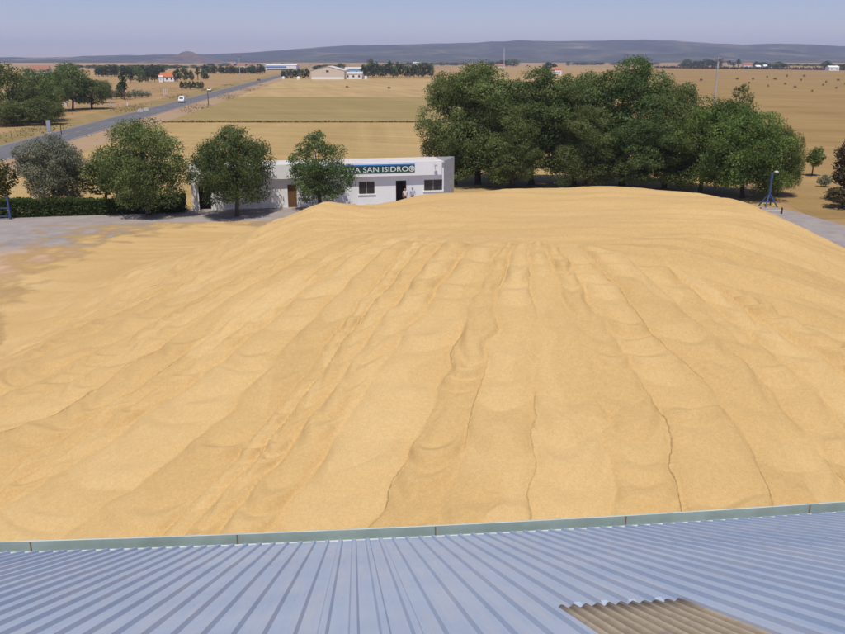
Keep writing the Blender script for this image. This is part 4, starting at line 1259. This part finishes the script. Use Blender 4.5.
# white round tanks at the grove
def tank(px, by, wpx, label):
    p = at(px, by); r = wpx * mpp(p) / 2
    root = empty('storage_tank', p); tag(root, label, 'tank', 'white tanks by the grove')
    mb = MB(); mb.tube([(0, 0, 0), (0, 0, r * 1.3)], r, 18); mb.build('body', M['white_paint'], root, smooth=False)
    mb = MB(); mb.tube([(0, 0, r * 1.302), (0, 0, r * 1.65), (0, 0, r * 1.85)], [r * .98, r * .6, r * .1], 18); mb.build('dome', M['white_paint'], root)
tank(283.5, 79.3, 3.0, 'white round tank at the left end of the grove beside the road')
tank(298.5, 79.8, 3.6, 'white round tank, the nearer one to the gabled warehouse')
tank(366, 79.4, 3.4, 'white round tank right of the low annex')

# ------------------------------------------------------------------ vehicles on the road
def vehicle(kind, label, px, py, heading, body_mat, van=False):
    p = at(px, py)
    root = empty(kind, p, heading); tag(root, label, 'van' if van else 'car')
    if van:
        side = [(-2.6, .35), (-2.6, 1.9), (-2.5, 2.15), (1.2, 2.2), (1.55, 2.05), (2.05, 1.25), (2.65, 1.05), (2.75, .75), (2.75, .35)]
        hw = .95
    else:
        side = [(-2.1, .3), (-2.12, .85), (-1.9, .98), (-1.5, 1.4), (-1.1, 1.47), (.2, 1.45), (.95, .98), (1.9, .86), (2.1, .65), (2.1, .3)]
        hw = .86
    mb = MB(); n_ = len(side)
    for yy, k in ((-hw, .0), (-hw * .97, 0), (hw * .97, 0), (hw, 0)): pass
    b0 = []
    for yy, ins in ((-hw, .06), (-hw + .08, 0), (hw - .08, 0), (hw, .06)):
        b0.append(len(mb.v))
        for (a, z) in side:
            yk = yy * (0.84 if z > (1.3 if van else 1.0) else 1)
            mb.v.append((a * (1 - ins * .3), yk, z if z < .5 else z - ins))
    for j in range(3):
        for i in range(n_):
            k = (i + 1) % n_
            mb.f.append((b0[j] + i, b0[j] + k, b0[j + 1] + k, b0[j + 1] + i)); mb.m.append(0)
    mb.f.append(tuple(b0[0] + i for i in reversed(range(n_)))); mb.m.append(0)
    mb.f.append(tuple(b0[3] + i for i in range(n_))); mb.m.append(0)
    mb.build('body', body_mat, root)
    def plate(name, pts, mat, parent=root):
        q = MB(); q.quad(pts); return q.build(name, mat, parent)
    if van:
        a, b = Vector((2.03, 0, 1.3)), Vector((1.6, 0, 1.98))
        off = Vector((.05, 0, .03))
    else:
        a, b = Vector((.90, 0, 1.02)), Vector((.25, 0, 1.40)); off = Vector((.03, 0, .05))
    plate('windscreen', [a + off + Vector((0, -hw * .72, 0)), a + off + Vector((0, hw * .72, 0)), b + off + Vector((0, hw * .66, 0)), b + off + Vector((0, -hw * .66, 0))], M['glass_dark'])
    for s_ in (-1, 1):
        yk = s_ * (hw * .84 + .015)
        if van: pts = [(0.6, yk * 1.02, 1.3), (1.75, yk * 1.02, 1.3), (1.45, yk, 1.9), (0.6, yk, 1.9)]
        else: pts = [(-1.4, yk * 1.03, 1.0), (.75, yk * 1.03, 1.0), (.2, yk, 1.36), (-1.15, yk, 1.36)]
        plate('side_window', pts[::s_], M['glass_dark'])
        for xx in ((-1.7, 1.75) if van else (-1.3, 1.35)):
            w = MB(); w.tube([(xx, s_ * (hw - .16), .33), (xx, s_ * (hw + .02), .33)], .33, 16); wo = w.build('wheel', M['rubber'], root)
            w = MB(); w.tube([(xx, s_ * (hw + .022), .33), (xx, s_ * (hw + .03), .33)], .19, 12); w.build('hub', M['alu'], wo)
        xf = 2.76 if van else 2.11
        h = MB(); h.box((xf - .1, s_ * hw * .72 - .14, .68 if van else .55), (xf, s_ * hw * .72 + .14, .86 if van else .7)); h.build('headlight', M['letter_white'], root)
    b_ = MB(); b_.box(((2.66 if van else 2.0), -hw * .9, .36), ((2.82 if van else 2.16), hw * .9, .55)); b_.build('bumper', M['rubber'], root)
hd = math.atan2(-RD.y, -RD.x)
vehicle('white_van', 'white van driving towards the camera on the straight road', 182.5, 102.6, hd, M['white_paint'], True)
vehicle('white_car', 'small white car farther up the road behind the white van', 209.5, 91.3, hd, M['white_paint'])
vehicle('red_car', 'dark red car near the far end of the road', 259, 80.6, hd + math.pi, M['red_paint'])

# ------------------------------------------------------------------ posts, poles and the small things
def post(name, label, px, by, ty, r, mat, group=None, cat='post', head=None):
    p = at(px, by); h = row_z(ty, p.y)
    root = empty(name, p); tag(root, label, cat, group)
    mb = MB(); mb.tube([(0, 0, -.1), (0, 0, h)], [r, r * .75], 8); mb.build('shaft', mat, root)
    return root, h
for px, by, ty, lb in [(111.2, 108, 98.5, 'white post at the field edge below the dark tree cluster, left one of two'), (127.5, 105.5, 102, 'short white post in the field below the slim poplar')]:
    post('white_post', lb, px, by, ty, .22, M['white_paint'], 'white posts across the road')
for i, px in enumerate((164.2, 166.0, 167.8)):
    post('white_post', 'thin white post in the close trio on the slope below the orange roofed house', px, 95, 88.5, .12, M['white_paint'], 'trio of white posts')
post('dark_post', 'thin dark post on the left verge of the road', 61.5, 134.5, 123, .1, M['wood_dark'])
post('dark_post', 'dark post on the right verge of the road below the white car', 208.6, 105.5, 92.5, .13, M['wood_dark'])
# grey roadside cabinet
p = at(49.5, 133); cb = empty('roadside_cabinet', p, .3); tag(cb, 'tall grey cabinet standing on the dry verge left of the road', 'cabinet')
mb = MB(); mb.box((-.4, -.3, .12), (.4, .3, 2.5)); mb.build('body', M['grey_paint'], cb)
mb = MB(); mb.box((-.34, -.33, .3), (.34, -.303, 2.3)); mb.build('door', M['grey_paint'], cb)
mb = MB(); mb.box((-.5, -.4, 0), (.5, .4, .12)); mb.build('base', M['concrete'], cb)
# white kerbstones by the verge
for px, by in ((146, 110.6), (140, 112)):
    p = at(px, by); k = empty('boundary_stone', p, .4); tag(k, 'pale boundary stone at the left edge of the road', 'stone', 'boundary stones')
    mb = MB(); mb.box((-.8, -.5, 0), (.8, .5, .8), taper=.25); mb.build('block', M['concrete'], k)

def power_pole(label, px, y, ty, arms=True):
    r = ray(px, 75); t_ = y / r.y; p = Vector((r.x * t_, y, 0)); h = row_z(ty, y)
    root = empty('utility_pole', p, .2); tag(root, label, 'utility pole')
    mb = MB(); mb.box((-.24, -.17, -.2), (.24, .17, h), taper=.1); mb.build('shaft', M['concrete'], root)
    mb = MB(); mb.box((-1.0, -.221, h - .55), (1.0, -.172, h - .40)); ca = mb.build('crossarm', M['wood_dark'], root)
    for xx in (-.9, 0, .9):
        i_ = MB(); i_.tube([(xx, -.2, h - .398), (xx, -.2, h - .2)], [.05, .035], 8); i_.build('insulator', M['glass_dark'], ca)
power_pole('tall pale concrete pole rising behind the green trees on the right', 717, 185, 57)
power_pole('smaller pale pole left of the tall concrete pole in the golden field', 662, 300, 71)
power_pole('far pole left of the end of the road', 240, 520, 56)
power_pole('thin far pole just left of the gabled warehouse', 311, 600, 64)
# lattice mast
r = ray(504, 60); p = Vector((r.x * 1200 / r.y, 1200, 0)); h = row_z(48.5, 1200)
ms = empty('lattice_mast', p); tag(ms, 'thin lattice mast standing on the far plain above the tree row', 'mast')
mb = MB()
for sx, sy in ((-1, -1), (1, -1), (1, 1), (-1, 1)):
    mb.tube([(sx * 1.0, sy * 1.0, 0), (sx * .25, sy * .25, h)], .14, 5)
for k in range(12):
    z0, z1 = h * k / 12, h * (k + 1) / 12; w0, w1 = 1 - .75 * k / 12, 1 - .75 * (k + 1) / 12
    for (ax, ay), (bx_, by_) in (((-1, -1), (1, -1)), ((1, -1), (1, 1)), ((1, 1), (-1, 1)), ((-1, 1), (-1, -1))):
        mb.tube([(ax * w0, ay * w0, z0), (bx_ * w1, by_ * w1, z1)], .09, 4)
mb.build('lattice', M['grey_roof'], ms)
mb = MB(); mb.tube([(0, 0, h), (0, 0, h + 2.5)], [.1, .05], 6); mb.build('antenna', M['grey_roof'], ms)

# blue grain probe stand and weighbridge edge on the right
p = at(768, 206.5); pr = empty('grain_probe', p, .15); tag(pr, 'blue steel column on splayed legs with a pale round head', 'grain probe')
mb = MB(); mb.box((-.10, -.10, .9), (.10, .10, 3.3)); mb.build('column', M['steel_blue'], pr)
for sx, sy in ((-1, -1), (1, -1), (1, 1), (-1, 1)):
    mb = MB(); mb.tube([(sx * .65, sy * .65, 0), (sx * .1, sy * .1, 1.15)], .075, 8); mb.build('leg', M['steel_blue'], pr)
mb = MB(); mb.box((-.5, -.06, .42), (.5, .06, .52)); mb.build('brace', M['steel_blue'], pr)
mb = MB(); mb.tube([(0, 0, 3.2), (.3, -.08, 3.4), (.42, -.1, 3.45)], .06, 8); ar = mb.build('arm', M['steel_blue'], pr)
mb = MB(); mb.tube([(.42, -.1, 3.38), (.42, -.1, 3.5), (.42, -.1, 3.6)], [.2, .22, .06], 14); mb.build('head', M['grey_roof'], pr)
a, b = at(757.5, 213.5), at(781.5, 213.5)
wbr = empty('weighbridge_kerb', (a + b) / 2, math.atan2((b - a).y, (b - a).x)); tag(wbr, 'low pale concrete kerb with two short posts beneath the blue column', 'kerb')
hl = (b - a).length / 2
mb = MB(); mb.box((-hl, -.2, 0), (hl, .25, .3)); mb.build('slab', M['concrete'], wbr)
for s_ in (-1, 1):
    mb = MB(); mb.tube([(s_ * (hl - .12), -.3, 0), (s_ * (hl - .12), -.3, .62)], .085, 8); mb.build('post', M['wood_dark'], wbr)
# blue post at the hedge
p = at(10.5, 219.5); bp = empty('blue_post', p); tag(bp, 'blue steel post in front of the hedge at the left edge', 'post')
mb = MB(); mb.box((-.09, -.09, 0), (.09, .09, 2.2)); mb.build('shaft', M['steel_blue'], bp)
mb = MB(); mb.box((-1.6, -.04, .25), (-.092, .04, .36)); mb.box((-1.6, -.04, 1.0), (-.092, .04, 1.1)); mb.build('rail', M['steel_blue'], bp)

# ------------------------------------------------------------------ air
hz = MB(); hz.box((-10000, -10000, -3), (10000, 10000, 215))
hm = bpy.data.materials.new('air'); hm.use_nodes = True
nt = hm.node_tree; nt.nodes.clear()
out = nt.nodes.new('ShaderNodeOutputMaterial'); pv = nt.nodes.new('ShaderNodeVolumePrincipled')
pv.inputs['Color'].default_value = (0.54, 0.63, 1.0, 1)
pv.inputs['Density'].default_value = 1.05e-4
pv.inputs['Anisotropy'].default_value = 0.0
nt.links.new(pv.outputs[0], out.inputs['Volume'])
tag(hz.build('haze', hm), kind='stuff')

# ------------------------------------------------------------------ light, sky, camera
SUN_EL = R(67); SUN_DIR = Vector((-0.12, -0.99, 0)).normalized() * math.cos(SUN_EL) + Vector((0, 0, math.sin(SUN_EL)))
sun = bpy.data.lights.new('sun', 'SUN'); sun.energy = 3.5; sun.angle = R(0.5); sun.color = (1.0, 0.945, 0.85)
so = bpy.data.objects.new('sun', sun); link(so)
so.rotation_euler = (-SUN_DIR).to_track_quat('-Z', 'Y').to_euler()
w = bpy.data.worlds.new('World'); scene.world = w; w.use_nodes = True
nt = w.node_tree; bg = nt.nodes['Background']
sky = nt.nodes.new('ShaderNodeTexSky'); sky.sky_type = 'NISHITA'; sky.sun_disc = False
sky.sun_elevation = SUN_EL; sky.sun_rotation = math.atan2(SUN_DIR.x, SUN_DIR.y)
sky.altitude = 700; sky.air_density = 1.0; sky.dust_density = 0.3; sky.ozone_density = 6.0
bg.inputs['Strength'].default_value = 0.09
tint = nt.nodes.new('ShaderNodeMix'); tint.data_type = 'RGBA'; tint.blend_type = 'MULTIPLY'
tint.inputs[0].default_value = 1.0; tint.inputs[7].default_value = (1.0, 0.86, 0.98, 1)
nt.links.new(sky.outputs[0], tint.inputs[6]); nt.links.new(tint.outputs[2], bg.inputs['Color'])

cam = bpy.data.cameras.new('camera'); co_ = bpy.data.objects.new('camera', cam); link(co_)
cam.sensor_width = 36; cam.lens = 36.0 * FPX / 845.0; cam.clip_end = 30000; cam.clip_start = 0.05
co_.location = (0, 0, CAM_H); co_.rotation_euler = (math.pi / 2 - PITCH, 0, 0)
scene.camera = co_
vs = scene.view_settings; vs.view_transform = 'Standard'; vs.look = 'None'; vs.exposure = 0.15; vs.gamma = 1; vs.use_curve_mapping = False
scene.render.engine = 'CYCLES'
scene.cycles.use_denoising = True
scene.cycles.max_bounces = 6; scene.cycles.volume_bounces = 1; scene.cycles.transparent_max_bounces = 8
scene.render.film_transparent = False
